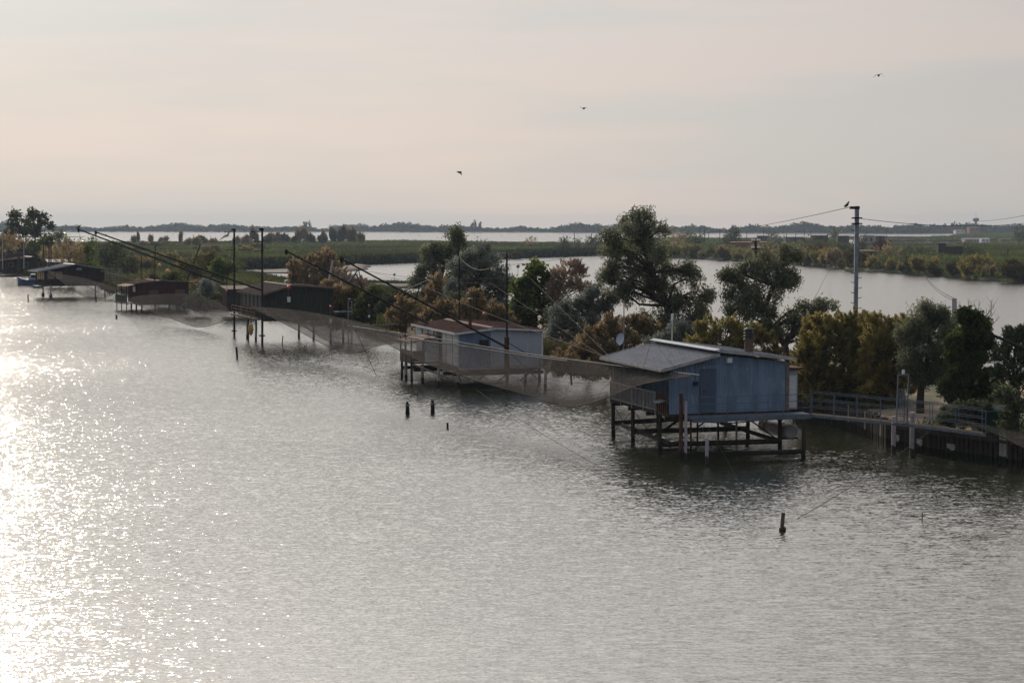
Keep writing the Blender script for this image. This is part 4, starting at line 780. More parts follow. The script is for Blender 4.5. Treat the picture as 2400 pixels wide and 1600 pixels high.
# gallery in front
gl = MB(); gl.box((-2.3, 5.2, 1.42), (-.06, 8.6, 1.54)); obj('gallery_floor', gl, M['darkwood'], h2)
obj('gallery_roof', MB().slab([(-2.6, 4.9, 3.1), (-.05, 4.9, 3.5), (-.05, 8.9, 3.5), (-2.6, 8.9, 3.1)][::-1], .07), M['redroof'], h2)
for x, y in [(-2.3, 5.25), (-1.3, 5.25), (-2.3, 6.9), (-2.3, 8.5)]: obj('gallery_post', MB().box((x, y, 1.54), (x + .09, y + .09, 3.3)), M['darksteel'], h2)
gp = MB(); ng = MB(); ng.box((-2.28, 5.3, 1.55), (-2.26, 8.5, 2.4)); ng.box((-2.2, 5.2, 1.6), (-1.3, 5.23, 2.4)); obj('gallery_netting', ng, M['wood'], h2); gp.box((-1.2, 5.2, 1.6), (-.1, 5.23, 3.35)); obj('gallery_panel', gp, M['whitepaint'], h2)
for x, y in [(-2.2, 5.4), (-2.2, 8.4)]: obj('leg', MB().tube([(x, y, -1.2), (x, y, 1.45)], .1, 8), M['darkwood'], h2)
for y, z in [(.5, .95), (3.2, .8), (6.4, .85), (9.5, .8)]: obj('crossbeam', MB().beam((-1.8 if y > 5 else -.3, y, z), (U2 + .3, y + .2, z), .14, .26), M['darkwood'], h2)
obj('pale_beam', MB().beam((0, -.4, .25), (3.3, -.3, .32), .2, .2), M['concrete'], h2)
obj('diagonal_beam', MB().beam((-2.2, 5.3, 1.4), (.2, 1.0, .35), .1, .12), M['deadwood'], h2)
P = F2.onv(1102, 780, 2.2); zt = F2.onv(1102, 702, 2.2)[2]; c_ = obj('chimney', MB().tube([(P[0], 2.2, 3.9), (P[0], 2.2, zt)], .12, 10), M['rust'], h2); obj('cowl', MB().tube([(P[0], 2.2, zt), (P[0], 2.2, zt + .06), (P[0], 2.2, zt + .14)], [.22, .24, .03], 12), M['pipe'], c_)

# ---- hut 3: dark olive
F3 = Fr(G(622, 806), 21); V3 = 11.0; U3 = 7.1
lg = [F3.z(x, y, 0)[:2] for x, y in [(700,791),(735,795),(775,803),(804,801)]] + [(0.3, 9.5), (.2, 5.0)]
h3 = gable('olive_fishing_hut', 'dark olive boarded stilt hut with a sagging brown roof and a row of front windows', F3, U3, V3, 2.6, 5.0, 5.8, 2.7, 5.45, 'greenboard', 'brownroof', 'brownroof', over=(.4, .5, .3, .3), corr=True, pitch=.22, legs=lg, legm='lily', rband=.04, cap='deadwood')
for i in range(5):
    y = 1.0 + i * 1.85; f_ = obj('window', MB().box((-.10, y, 3.55), (-.03, y + 1.5, 4.8)).box((-.16, y - .05, 3.45), (-.03, y + 1.6, 3.54)), M['wood'], h3); obj('pane', MB().box((-.115, y + .1, 3.66), (-.103, y + 1.4, 4.7)), M['glass'], f_)
obj('porch_floor', MB().box((-1.1, -.2, 2.42), (-.07, V3, 2.55)), M['wood'], h3)
railing('porch_railing', 'deadwood', h3, [(-1.05, 0, 2.55), (-1.05, V3, 2.55)], .95, 6, (1.0, .65, .35), .03)
obj('corner_panel', MB().box((-.12, V3 - 1.3, 2.6), (-.02, V3, 4.95)), M['greenboard'], h3)
d_ = F3.onv(677, 700); ws = obj('wall_sign', MB().box((d_[0] - .18, -.10, d_[2] - .35), (d_[0] + .15, -.025, d_[2] + .2)), M['white'], h3)
obj('rear_walkway', MB().box((U3 + .1, .4, 3.0), (U3 + 6.6, 1.5, 3.1)), M['bluerail'], h3)
railing('rear_railing', 'darksteel', h3, [(3.5, .2, 2.8), (U3 + 6.5, .4, 3.1)], .95, 8, (1.0, .5), .022)

# ---- hut 4: dark red
F4 = Fr(G(329, 727), 27); V4 = 6.4; U4 = 7.0
lg = [(.3, .3), (2.2, .3), (4.2, .3), (6.4, .3), (.3, 3.2), (.3, 5.9), (6.4, 4), (8.0, .4)]
h4 = gable('red_fishing_hut', 'dark red boarded stilt hut with a flat brown-red roof in the middle distance', F4, U4, V4, 1.05, 3.75, 4.05, 2.8, 3.75, 'redwood', 'redroof', 'darkwood', over=(.5, .55, .3, .3), pitch=.22, legs=lg, legm='darksteel', rband=.02, cap='redroof')
obj('awning', MB().slab([(-1.9, .3, 3.35), (-.05, .3, 3.75), (-.05, 5.6, 3.75), (-1.9, 5.6, 3.35)][::-1], .05), M['deadwood'], h4)
obj('porch_floor', MB().box((-2.1, .1, .92), (-.05, 6.2, 1.04)), M['darkwood'], h4)
for x, y in [(-1.9, .3), (-1.9, 5.6), (-1.9, 3)]: obj('porch_post', MB().box((x, y, -1.2), (x + .1, y + .1, 3.4)), M['darksteel'], h4)
obj('porch_panel', MB().box((-1.95, .3, 1.1), (-1.91, 6.1, 2.1)), M['greenboard'], h4)
fr = obj('window', MB().box((-.08, 2.2, 2.5), (-.025, 3.6, 3.3)), M['whitepaint'], h4); obj('pane', MB().box((-.09, 2.3, 2.6), (-.083, 3.5, 3.2)), M['white'], fr)
for x in (1.2, 5.0): obj('shutter', MB().box((x, -.07, 1.9), (x + 1.4, -.025, 2.8)), M['chimbrick'], h4)
railing('rear_railing', 'darksteel', h4, [(U4 + .1, .2, 1.05), (U4 + 4, .3, 1.05)], 1.0, 4, (1.0, .5), .03)
obj('rear_walkway', MB().box((U4 + .05, .1, .95), (U4 + 6.6, 1.1, 1.05)), M['darkwood'], h4)

# ---- hut 5: maroon with bright roof
F5 = Fr(G(106, 697), 28); V5 = 6.5; U5 = 9.9
lg = [F5.z(x, y, 0)[:2] for x, y in [(101,694),(119,697),(224,694),(246,696)]]
h5 = gable('maroon_fishing_hut', 'dark maroon stilt hut with a shiny grey roof standing in the sun glitter', F5, U5, V5, 2.15, 4.45, 5.35, 4.9, 4.55, 'purplewall', 'greysheet', 'steel', over=(1.2, .7, .4, .3), pitch=.25, legs=lg, legm='lily', rband=.03, cap='aluminium')
for y in (.3, 1.6, 2.9, 4.2): obj('front_window', MB().box((-.09, y, 2.9), (-.03, y + .8, 4.2)), M['yellow'], h5)
for x0_, x1_ in ((.4, 1.5), (1.8, 2.9)): obj('window', MB().box((x0_, -.09, 3.0), (x1_, -.03, 4.2)), M['deadwood'], h5)
q = F5.onv(185, 630); obj('wall_sign', MB().box((q[0] - .45, -.1, q[2] - .25), (q[0] + .45, -.03, q[2] + .2)), M['steel'], h5)
for lx, ly in lg[:2]: obj('leg_jacket', MB().tube([(lx, ly, -.3), (lx, ly, .65)], .26, 8), M['lily'], h5)
sb = MB()
for a, b in [((.3, 0), (3.2, 1)), ((9, 0), (6.5, 1)), ((3.2, 0), (5, 1))]: sb.tube([(a[0], .2, .6), (b[0], .2, 2.0)], .05, 5)
obj('brace', sb, M['darksteel'], h5)
railing('side_railing', 'darksteel', h5, [(-.9, -.6, 2.15), (.0, -.6, 2.15)], 1.0, 2, (1.0, .5), .03)
obj('rear_walkway', MB().box((U5 + .1, .1, 2.2), (U5 + 9, 1.0, 2.32)), M['wood'], h5)
railing('rear_railing', 'steel', h5, [(U5 + .2, .1, 2.32), (U5 + 3, .1, 2.32)], 2.2, 5, (1.0, .8, .6, .4, .2), .04)
# ---- huts further left
for k, (px, py, U, V, zf, zl, zr, ur, zrr, lb, wm_, rm) in enumerate([
    (10, 646, 12.0, 7, .9, 3.6, 4.3, 6.5, 3.9, 'grey-brown stilt hut with a long thin roofline left of the maroon hut', 'purplewall', 'wood'),
    (-6, 632, 11.0, 7, 1.2, 4.6, 5.5, 6.2, 4.9, 'farthest visible stilt hut at the left edge under the trees', 'darkwood', 'greysheet')]):
    F = Fr(G(px, py), 28); lg = [(.3, .3), (3, .3), (6, .3), (9, .3), (.3, 6)]
    h = gable('grey_fishing_hut', lb, F, U, V, zf, zl, zr, ur, zrr, wm_, rm, 'deadwood', over=(.8, .5, .4, .3), pitch=.3, legs=lg, legm='lily', rband=.03, cap='aluminium')
    railing('porch_railing', 'darksteel', h, [(-.8, -.6, zf), (U, -.6, zf)], 1.0, 10, (1.0, .5), .035); obj('side_walkway', MB().box((-.9, -.7, zf - .12), (U, -.04, zf - .01)), M['darkwood'], h)
    for x in (1, 4.5, 8): fr = obj('window', MB().box((x, -.09, zf + 1.1), (x + 1.2, -.03, zf + 2.2)), M['deadwood'], h); obj('pane', MB().box((x + .1, -.1, zf + 1.2), (x + 1.1, -.093, zf + 2.1)), M['glass'], fr)
# sheds on land behind huts 3 and 4
def shed(name, label, px, py, D, w, d, h, wm_, rm, rz=0, z0=1.0, win=0, pitchup=.12, cat='shed'):
    p = at(px, py, D); t = thing(name, label, cat, (p[0], p[1], z0), math.radians(rz)); obj('wall', MB().box((-w/2, 0, -.3), (w/2, d, h)), M[wm_], t)
    obj('roof', MB().slab([(-w/2 - .25, -.3, h + .01), (w/2 + .25, -.3, h + .01), (w/2 + .25, d + .3, h + pitchup * d), (-w/2 - .25, d + .3, h + pitchup * d)][::-1], .1 if False else -.1), M[rm], t)
    for i in range(win): x = -w/2 + w * (i + .6) / (win + .2); f_ = obj('window', MB().box((x - .45, -.05, h * .45), (x + .45, -.004, h * .8)), M['darksteel'], t); obj('pane', MB().box((x - .38, -.06, h * .48), (x + .38, -.053, h * .77)), M['glass'], f_)
    return t
shed('garden_shed', 'small dark blue-black shed in the grass behind the red hut', 382, 655, 262, 1.5*1.2, 2, 2.3, 'darksteel', 'greysheet', 10)
shed('boat_shed', 'dark shed with a low gable standing behind the left end of the olive hut', 566, 668, 234, 3.9, 3, 2.6, 'darkwood', 'brownroof', 21, 1.0, 0)
shed('shack', 'low pale shack roof behind the maroon hut', 145, 615, 345, 5, 4, 3.6, 'darkwood', 'greysheet', 20, 1.2)
# ------------------------------------------------------------------ masts, booms, nets, floats
def pole(name, label, cat, px, y0, y1, D, r, mat, arms=(), dx=0, n=8, parts=True, z0=None):
    a = at(px, y0, D); b = at(px + dx, y1, D); z = a[2] if z0 is None else z0
    t = thing(name, label, cat, (a[0], a[1], z)); L = (b[0] - a[0], 0, b[2] - z)
    obj('shaft', MB().tube([(0, 0, -1.2 if z < .5 else 0), L], [r, r * .85], n), M[mat], t)
    for ar in arms:
        (ax, ay, bx, by), rr, mm, nm = ar; A = at(ax, ay, D) - np.array([a[0], a[1], z]); B = at(bx, by, D) - np.array([a[0], a[1], z]); obj(nm, MB().tube([A, B], rr, 5), M[mm], t)
    return t
# hut 3 tall poles standing in the water
for px, yb, yt, lb in [(549, 788, 541, 'left of the two tall dark poles in front of the olive hut'), (614.5, 808, 540, 'right of the two tall dark poles in front of the olive hut')]:
    D = G(px, yb)[1]; t = pole('net_pole', lb, 'pole', px, yb, yt, D, .12, 'darksteel', z0=0)
    zc = at(px, 760, D)[2]; obj('collar', MB().tube([(0, 0, zc * .42), (0, 0, zc * .42 + .12)], .3, 8), M['darksteel'], t); zt = at(px, yt, D)[2]
    cr_ = MB()
    for q, ln in ((.0, 1.0), (zt * .09, .7), (zt * .17, .9)): cr_.tube([(-ln, 0, zt - .15 - q), (.25, 0, zt - .05 - q)], .035, 5)
    obj('crossarm', cr_, M['darksteel'], t); obj('pulley', MB().ball((.05, 0, zt + .12), (.28, .1, .14)), M['darksteel'], t)
# hut 2 masts
h2d = 130.0
t = pole('net_mast', 'near mast of the white hut, right end of the sagging rope', 'mast', 1188, 902, 595, 129.5, .078, 'darksteel', [((1144,708,1192,711), .03, 'pipe', 'aerial_arm'), ((1205,745,1204,712), .03, 'pipe', 'aerial_arm'), ((1190,747,1205,744), .03, 'pipe', 'aerial_arm')])
for k in range(4):
    A = at(1192 + k * 4, 703, 129.5) - np.array(t.location); B = at(1194 + k * 3.4, 718, 129.5) - np.array(t.location); obj('aerial_rod', MB().tube([A + np.array([0, -.3, 0]), A + (B - A) * .5, B + np.array([0, .3, 0])], .014, 4), M['pipe'], t)
obj('sleeve', MB().tube([(0, 0, 1.0), (0, 0, 3.5)], .19, 8), M['rust'], t)
pole('net_mast', 'far mast of the white hut, left end of the sagging rope', 'mast', 1076.5, 762, 602, 141.5, .07, 'darksteel')
pole('net_mast', 'thin rusty pole standing up behind the red hut roof', 'mast', 362, 662, 572, 249, .09, 'rust', dx=2)
pole('net_mast', 'thin brown post in the grass between the maroon hut and the red hut', 'post', 331, 655, 597, 262, .08, 'rust')
pole('leaning_pole', 'thin dark pole leaning right behind the red hut roof', 'pole', 437, 664, 572, 256, .09, 'darksteel', dx=33)
for i, (px, y0, y1, r) in enumerate([(102, 606, 570, .12), (115, 640, 570, .12), (119.5, 640, 568, .12)]):
    pole('net_mast', ['thin leftmost of the three rusty masts above the maroon hut', 'middle of the three rusty masts above the maroon hut', 'rightmost of the three rusty masts above the maroon hut'][i], 'mast', px, y0 + 30, y1, 300 + i, r, 'rust')
for i, (px, y1) in enumerate([(6, 545), (56, 568), (133, 560)]): pole('grey_pole', ['grey pole at the very left edge of the picture', 'pale grey pole above the two left-most huts', 'pale grey pole left of the round pinkish tamarisk'][i], 'pole', px, 630, y1, 360, .11, 'lily')
pole('grey_pole', 'dark thin pole above the right end of the olive hut', 'pole', 688, 690, 623, 186, .045, 'darksteel')
pole('leaning_post', 'grey leaning post in front of the big orange tamarisk', 'post', 768, 672, 610, 232, .16, 'lily', dx=12)
pole('thin_pole', 'thin dark pole on the bank right of the silvery willow bush', 'pole', 1436, 742, 683, 137, .035, 'darksteel', dx=1)
# tall utility pole right
t = pole('utility_pole', 'tall square grey steel pole rising high above the orange tamarisk', 'utility pole', 2004.5, 800, 483, 111, .13, 'steel', z0=1.0)
for ch in t.children: ch.data = MB().box((-.12, -.12, -.3), (.12, .12, at(2004, 483, 111)[2] - 1)).mesh('shaft'); ch.data.materials.append(M['steel'])
T0 = np.array(t.location); rp = lambda px, py: at(px, py, 111) - T0
A = rp(1993, 484.5); obj('top_arm', MB().box((A[0] - .02, -.16, A[2] - .15), (.15, .16, A[2] + .02)), M['darksteel'], t)
for yy in (511, 524): B = rp(2004, yy); obj('clamp', MB().box((-.3, -.2, B[2] - .04), (.3, .2, B[2] + .04)), M['darksteel'], t)
sp = MB()
for k, yy in enumerate([540, 528, 640, 651, 662, 675, 686, 698, 710, 722]):
    B = rp(2004, yy); s_ = 1 if k % 2 else -1; sp.tube([(0, -.1, B[2]), (s_ * .3, -.1, B[2]), (s_ * .32, -.1, B[2] + .08)], .02, 4)
obj('climbing_peg', sp, M['darksteel'], t)
# lilac stub post with cables
pole('utility_pole', 'short lilac-grey post standing among the trees at the right', 'utility pole', 2237, 790, 699, 104, .16, 'lily', n=4)
# insulator pole
t = pole('utility_pole', 'dark pole with two crossarms of white insulators behind the leaning willow', 'utility pole', 1771, 640, 565, 152, .11, 'darkwood'); T0 = np.array(t.location)
for yy in (566, 583):
    A = at(1762, yy, 152) - T0; B = at(1780, yy, 152) - T0; ca = obj('crossarm', MB().beam(A, B, .1, .1), M['darkwood'], t)
    for xx in (1763, 1767, 1776, 1780): Q = at(xx, yy - 3, 152) - T0; obj('insulator', MB().ball(Q, .10, 6, 5), M['white'], ca)

def boom(name, label, tip, Dt, foot, Df, r, brace=None):
    a = at(*tip, Dt); b = at(*foot, Df); t = thing(name, label, 'boom', b); A = a - b
    obj('spar', MB().tube([(0, 0, 0), A * .5, A], [r * 1.15, r, r * .75], 8), M['darksteel'], t)
    if brace:
        (x0, y0), (x1, y1), (x2, y2) = brace
        def on(x, y, f):   # depth found along the spar
            D = Dt + (Df - Dt) * f; return at(x, y, D) - b
        f0 = (x0 - tip[0]) / (foot[0] - tip[0]); f2 = (x2 - tip[0]) / (foot[0] - tip[0]); P0 = on(x0, y0, f0); P1 = on(x1, y1, (f0 + f2) / 2); P2 = on(x2, y2, f2)
        obj('strut', MB().tube([P0, P1], .055, 6), M['pipe'], t); obj('strut', MB().tube([P1, P2], .04, 6), M['palecable'], t); obj('strut', MB().tube([P1 * .72 + P0 * .28, P2], .035, 6), M['darksteel'], t)
    obj('tip_pulley', MB().ball(A + np.array([.1, 0, -.12]), (.12, .06, .22)), M['darksteel'], t); return t
boom('net_boom', 'long thick dark boom reaching from the near mast of the white hut', (797, 605), 119, (1186, 813), 129.3, .075, ((938,686),(1003,657),(974,705)))
boom('net_boom', 'long dark boom whose foot hides behind the roof of the white hut', (668, 587), 131, (1003, 758), 141.5, .075, ((816,663),(840,631),(853,684)))
boom('net_boom', 'boom of the olive hut with the lower tip, reaching far left over the red hut', (222, 543), 172, (613, 680), 181, .085)
boom('net_boom', 'boom of the olive hut with the highest tip and a bird on it', (182, 537), 180, (527, 666), 189, .085)
boom('net_boom', 'dark boom with a pale tip entering from the right edge', (2320, 782), 90, (2440, 835), 92, .09)
boom('net_boom', 'thin dark boom of the red hut sloping from the maroon hut to its roof', (236, 635), 268, (345, 665), 255, .07)

# nets
t_ = NT('fishing_net'); dfs = t_.n('ShaderNodeBsdfDiffuse'); dfs.inputs[0].default_value = (.17, .15, .135, 1); trl = t_.n('ShaderNodeBsdfTranslucent'); trl.inputs[0].default_value = (.16, .14, .12, 1)
a1 = t_.n('ShaderNodeMixShader'); a1.inputs[0].default_value = .4; t_.l(dfs.outputs[0], a1.inputs[1]); t_.l(trl.outputs[0], a1.inputs[2]); tp = t_.n('ShaderNodeBsdfTransparent'); a2 = t_.n('ShaderNodeMixShader')
rmp = t_.n('ShaderNodeMapRange'); rmp.inputs[1].default_value = .3; rmp.inputs[2].default_value = .7; rmp.inputs[3].default_value = .40; rmp.inputs[4].default_value = .68; t_.l(t_.noise(.5, 5, stretch=(1, 1, 3)), rmp.inputs[0]); t_.l(rmp.outputs[0], a2.inputs[0])
t_.l(tp.outputs[0], a2.inputs[1]); t_.l(a1.outputs[0], a2.inputs[2]); t_.l(a2.outputs[0], t_.out.inputs[0]); M['net'] = t_.m
def lerp(a, b, t): return a * (1 - t) + b * t
def interp_pts(P, t):
    t = min(max(t, 0), 1) * (len(P) - 1); i = min(int(t), len(P) - 2); f = t - i; f = f * f * (3 - 2 * f) if False else f; return lerp(P[i], P[i + 1], f)
def catmull(P, n):
    P = [np.asarray(p, float) for p in P]; out = []
    for k in range(n):
        t = k / (n - 1) * (len(P) - 1); i = min(int(t), len(P) - 2); f = t - i; p0 = P[max(i - 1, 0)]; p1 = P[i]; p2 = P[i + 1]; p3 = P[min(i + 2, len(P) - 1)]
        out.append(.5 * (2 * p1 + (p2 - p0) * f + (2 * p0 - 5 * p1 + 4 * p2 - p3) * f * f + (3 * p1 - p0 - 3 * p2 + p3) * f ** 3))
    return out
def net(label, rows, nu=40, nv=7, ropes=(0, -1), name='lift_net', extra=True):
    """rows: polylines (px,py,D) running along the net, from one edge to the other"""
    R = [catmull([at(*q) for q in row], nu) for row in rows]; o = R[0][0]; t = thing(name, label, 'fishing net', o); V = []; F_ = []
    cols = [catmull([r[k] for r in R], nv) for k in range(nu)]
    for k in range(nu):
        for j in range(nv): V.append(cols[k][j] - o)
    for k in range(nu - 1):
        for j in range(nv - 1): a = k * nv + j; F_.append((a, a + 1, a + nv + 1, a + nv))
    obj('mesh', MB().add(V, F_), M['net'], t, smooth=True, fix=False)
    for q in ropes: obj('edge_rope', MB().tube([p - o for p in R[q]], .026, 5), M['darkwood'], t)
    if extra:
        for j in (2, 4):
            if j < nv - 1: obj('belly_rope', MB().tube([cols[k][j] - o for k in range(nu)], .009, 4), M['darkwood'], t)
        for k in range(4, nu - 3, 6): obj('cross_rope', MB().tube([cols[k][j] - o for j in range(nv)], .009, 4), M['darkwood'], t)
    return t
# net of the blue hut: hung between the double pipe and the hut, sagging deep at the right
n1 = net('large brown net hanging from the long pipes between the two nearest huts',
    [[(880,777,126),(1000,798,121),(1120,812,115),(1240,829,109),(1360,844,103),(1480,857,97.5),(1560,870,93),(1620,879,90.5)],
     [(885,788,124),(1000,835,118),(1120,868,112),(1240,902,106),(1330,922,102),(1410,912,98),(1500,890,94.5),(1620,880,90.3)],
     [(890,795,121),(990,848,115),(1110,890,109.5),(1240,927,104),(1325,952,100.5),(1400,940,97.5),(1500,902,93.5),(1620,881,90)]])
net('pale folded flap of net hanging under the pipe right of the white hut', [[(1262,834,109),(1340,844,104),(1410,852,101)], [(1262,862,109.2),(1330,872,104.5),(1395,877,101.5)]], 12, 4, (1,), extra=None)
net('small dark belly of net at the lowest point near the blue hut', [[(1255,932,103),(1290,930,102.5),(1330,938,102),(1375,934,101.5),(1415,925,101)], [(1255,933,101.8),(1285,944,101.5),(1325,952,101),(1370,944,100.6),(1415,926,100.2)]], 14, 3, ())
n2 = net('wide brown net sagging over the water in front of the olive hut',
    [[(582,718,170),(660,723,166),(740,733,161),(820,750,156),(890,768,150),(940,783,143)],
     [(588,720,166),(680,752,160),(760,768,155),(840,782,150),(900,790,145),(940,792,141)],
     [(590,722,164),(680,765,157),(770,812,151),(825,828,147),(880,812,143),(940,800,139)]])
net('second fold of the olive hut net sagging in the middle', [[(600,722,168),(700,748,162),(800,764,156),(900,774,149),(935,790,143)], [(700,752,163),(760,795,158),(810,806,154),(870,810,149),(935,795,143)]], 24, 4, (1,))
n3 = net('thin net sagging to the water between the red hut and the olive hut',
    [[(300,700,228),(330,692,226),(400,688,220),(460,692,212),(520,715,204),(546,742,198)],
     [(305,705,226),(350,722,220),(410,738,214),(460,752,207),(510,750,201),(546,743,197)],
     [(310,708,224),(355,730,218),(400,746,212),(462,766,205),(510,758,199),(546,744,196)]])
n4 = net('pale tapering net spread in front of the maroon hut', [[(112,633,275),(150,643,272),(190,650,268),(235,662,264),(280,676,258)], [(112,633,274),(140,652,270),(175,667,265),(225,680,260),(280,678,257)], [(112,634,273),(145,660,268),(190,692,262),(240,699,257),(281,681,256)]], 24, 6)
n5 = net('dark folded net on a pipe hanging at the right edge under the footbridge', [[(2218,978,89),(2270,986,88),(2330,1000,87),(2400,1015,85.5),(2470,1030,84)], [(2218,979,88.8),(2290,1000,87.4),(2350,1024,86),(2400,1050,84.6),(2470,1085,83)]], 14, 5)
# the pipes
def pipe(label, pts, r, mat='pipe'):
    W = [at(*q) for q in pts]; o = W[0]; x = obj('net_pipe', MB().tube([p - o for p in W], r, 7), M[mat]); x.location = o; return tag(x, label, 'pipe')
pipe('longer of the two steel pipes crossing in front of the white hut', [(828,765,133),(900,776,127.5),(1060,799,118),(1225,828,109.5),(1440,856,98.5),(1640,879,89.8)], .036)
pipe('shorter steel pipe with a hook ring crossing in front of the white hut', [(982,797,120),(1100,813,114),(1225,833,108.5),(1330,846,103.5)], .04)
x = at(982, 797, 120); rg = catmull([np.array(p) for p in [(0,0,0),(.35,0,-.1),(.5,0,-.45),(.35,0,-.8),(0,0,-.95),(-.6,0,-.85),(-1.2,0,-.6)]], 18); x_ = obj('hook_ring', MB().tube(rg, .02, 5), M['pipe']); x_.location = x; tag(x_, 'thin curved wire loop hanging from the tip of the shorter pipe', 'wire loop')
pipe('thin pale pipe along the top of the olive hut net', [(810,766,134),(870,762,138),(935,760,142)], .03)
# ladder frame of hut 3
lf = thing('ladder_frame', 'tall narrow pale ladder frame right of the olive hut', 'ladder', G(817, 803)); D = G(817, 803)[1]; O_ = np.array(lf.location)
for px in (816, 824.5): A = at(px, 767, D) - O_; B = at(px, 705, D) - O_; obj('rail', MB().tube([(A[0], 0, -1), B], .05, 6), M['lily'], lf)
for yy in (706, 722, 738, 752): A = at(816, yy, D) - O_; B = at(824.5, yy, D) - O_; obj('rung', MB().tube([A, B], .03, 5), M['lily'], lf)
obj('lamp', MB().ball(at(820.5, 702, D) - O_, (.2, .2, .12)), M['black'], lf)
# floats
def flt(label, px, py, rp_, D, mat, drop=None, sign=None):
    p = at(px, py, D); r = rp_ * sc(D); t = thing('float_ball', label, 'float', p); obj('ball', MB().ball((0, 0, 0), r, 12, 9), M[mat], t, smooth=True)
    if drop:
        q = at(px, drop, D) - p; obj('line', MB().tube([(0, 0, -r), q], .014, 4), M['palecable'], t)
        if sign: obj('tag_plate', MB().box((q[0] - sign[0] * sc(D), -.02, q[2] - sign[1] * sc(D)), (q[0] + sign[0] * sc(D), .02, q[2])), M['white'], t)
    return t
flt('small white float hanging over the water right of the boom tips', 924, 643, 3.6, 150, 'whitepaint', 664)
flt('dark grey float hanging left of the bright green tree', 1214, 624, 4.2, 140, 'steel', 660)
flt('orange float over the bank left of the boom brace', 928, 697, 4.6, 160, 'orange')
flt('large orange float above the blue bay of the white hut', 1136, 736, 5.2, 128, 'orange', 762)
flt('tiny orange float above the left end of the red roof', 1011, 752, 2.3, 131, 'orange', 768)
flt('bright red float hanging on the wall of the olive hut', 676, 674, 4.8, 176, 'red', 697, (3, 8))
flt('red float above a white tag right of the olive hut', 775, 719, 3.2, 174, 'red', 747, (3.2, 8))
flt('small brown float above a pale tag near the boom tripod', 865, 716, 2.6, 172, 'orange', 738, (2.5, 6))
flt('small yellow float hanging on the dark bush behind the white hut', 1258, 727, 3, 133, 'yellow')
flt('upper of the two yellow floats above the red hut', 374, 623, 5, 244, 'yellow')
flt('lower larger yellow float above the red hut', 393.5, 637, 6.6, 243, 'yellow', 650)
flt('tiny red float at the left roof corner of the olive hut', 531, 682, 2.6, 192, 'red')
# yellow buoy hanging in front of hut 3
p = at(588, 771, 172); t = thing('pointed_buoy', 'ochre spindle-shaped buoy hanging under the porch of the olive hut', 'buoy', p); obj('body', MB().tube([(0, 0, -.62), (0, 0, -.4), (0, 0, 0), (0, 0, .4), (0, 0, .62)], [.05, .19, .27, .2, .05], 10), M['yellow'], t, smooth=True); obj('eye', MB().tube([(0, 0, .6), (0, 0, .75)], .06, 6), M['black'], t)
P = G(583, 798); x = obj('thin_post', MB().tube([(0, 0, -1), (0, 0, at(583, 742, P[1])[2])], .06, 6), M['darksteel']); x.location = (*P[:2], 0); tag(x, 'thin dark post beside the hanging ochre buoy', 'post')
# pilings in the open water
def piling(label, px, yb, yt, r, mat='darkwood', dx=0, twin=None):
    P = G(px, yb); q = at(px + dx, yt, P[1]) - P; t = MB().tube([(-q[0] * .3, 0, -1), q], [r * 1.1, r], 8); x = obj('piling', t, M[mat]); x.location = P; tag(x, label, 'piling'); return x
piling('leaning weathered piling alone in the water at the lower right', 1829, 1243, 1201, .075, 'wood', 7); P = G(1834, 1243); x = obj('float_collar', MB().ball((0, 0, .06), (.15, .13, .13)), M['black']); x.location = P; tag(x, 'dark lump at the foot of the leaning piling at the lower right', 'buoy')
def dolphin(label, px, yb, yt, w):
    P = G(px, yb); s_ = sc(P[1]); t = thing('mooring_dolphin', label, 'mooring posts', P); zt = at(px, yt, P[1])[2]
    obj('post', MB().tube([(-w * s_, 0, -1), (-w * s_ * .3, 0, zt * .92)], .07, 6), M['darkwood'], t); obj('post', MB().tube([(0, .1, -1), (0, .1, zt)], .07, 6), M['darkwood'], t); obj('post', MB().tube([(w * s_, 0, -1), (w * s_ * .3, 0, zt * .85)], .08, 6), M['darkwood'], t); obj('band', MB().tube([(0, .03, zt * .68), (0, .03, zt * .76)], .2, 8), M['steel'], t)
dolphin('left of the two dark post clusters in the water below the white hut', 955, 970, 941, 4.5); dolphin('right of the two dark post clusters in the water below the white hut', 1014, 967, 937, 4.5)
piling('tiny stump in the water right of the two post clusters', 1049, 1002, 990, .06)
piling('blue-black leaning stake below the left tall pole', 557, 839, 813, .09, 'darksteel', -3)
piling('thin stake left of the hanging net fold', 660, 808, 787, .05, 'darksteel', 3)
piling('short stake in the glitter left of the thin net', 273, 746, 738, .12); piling('stake in the glitter under the maroon hut', 225, 706, 694, .1); piling('stake in the glitter left of the maroon hut', 66.5, 705, 690, .09, 'darkwood', -1)
piling('short twig stake in the water far right', 2160, 1222, 1200, .02, 'darksteel', 2)
for i, (px, yb, yt) in enumerate([(712, 818, 811), (716, 818, 810)]): piling(['left', 'right'][i] + ' one of the two tiny sticks poking out below the olive net', px, yb, yt - 2, .03, 'darksteel', 2)
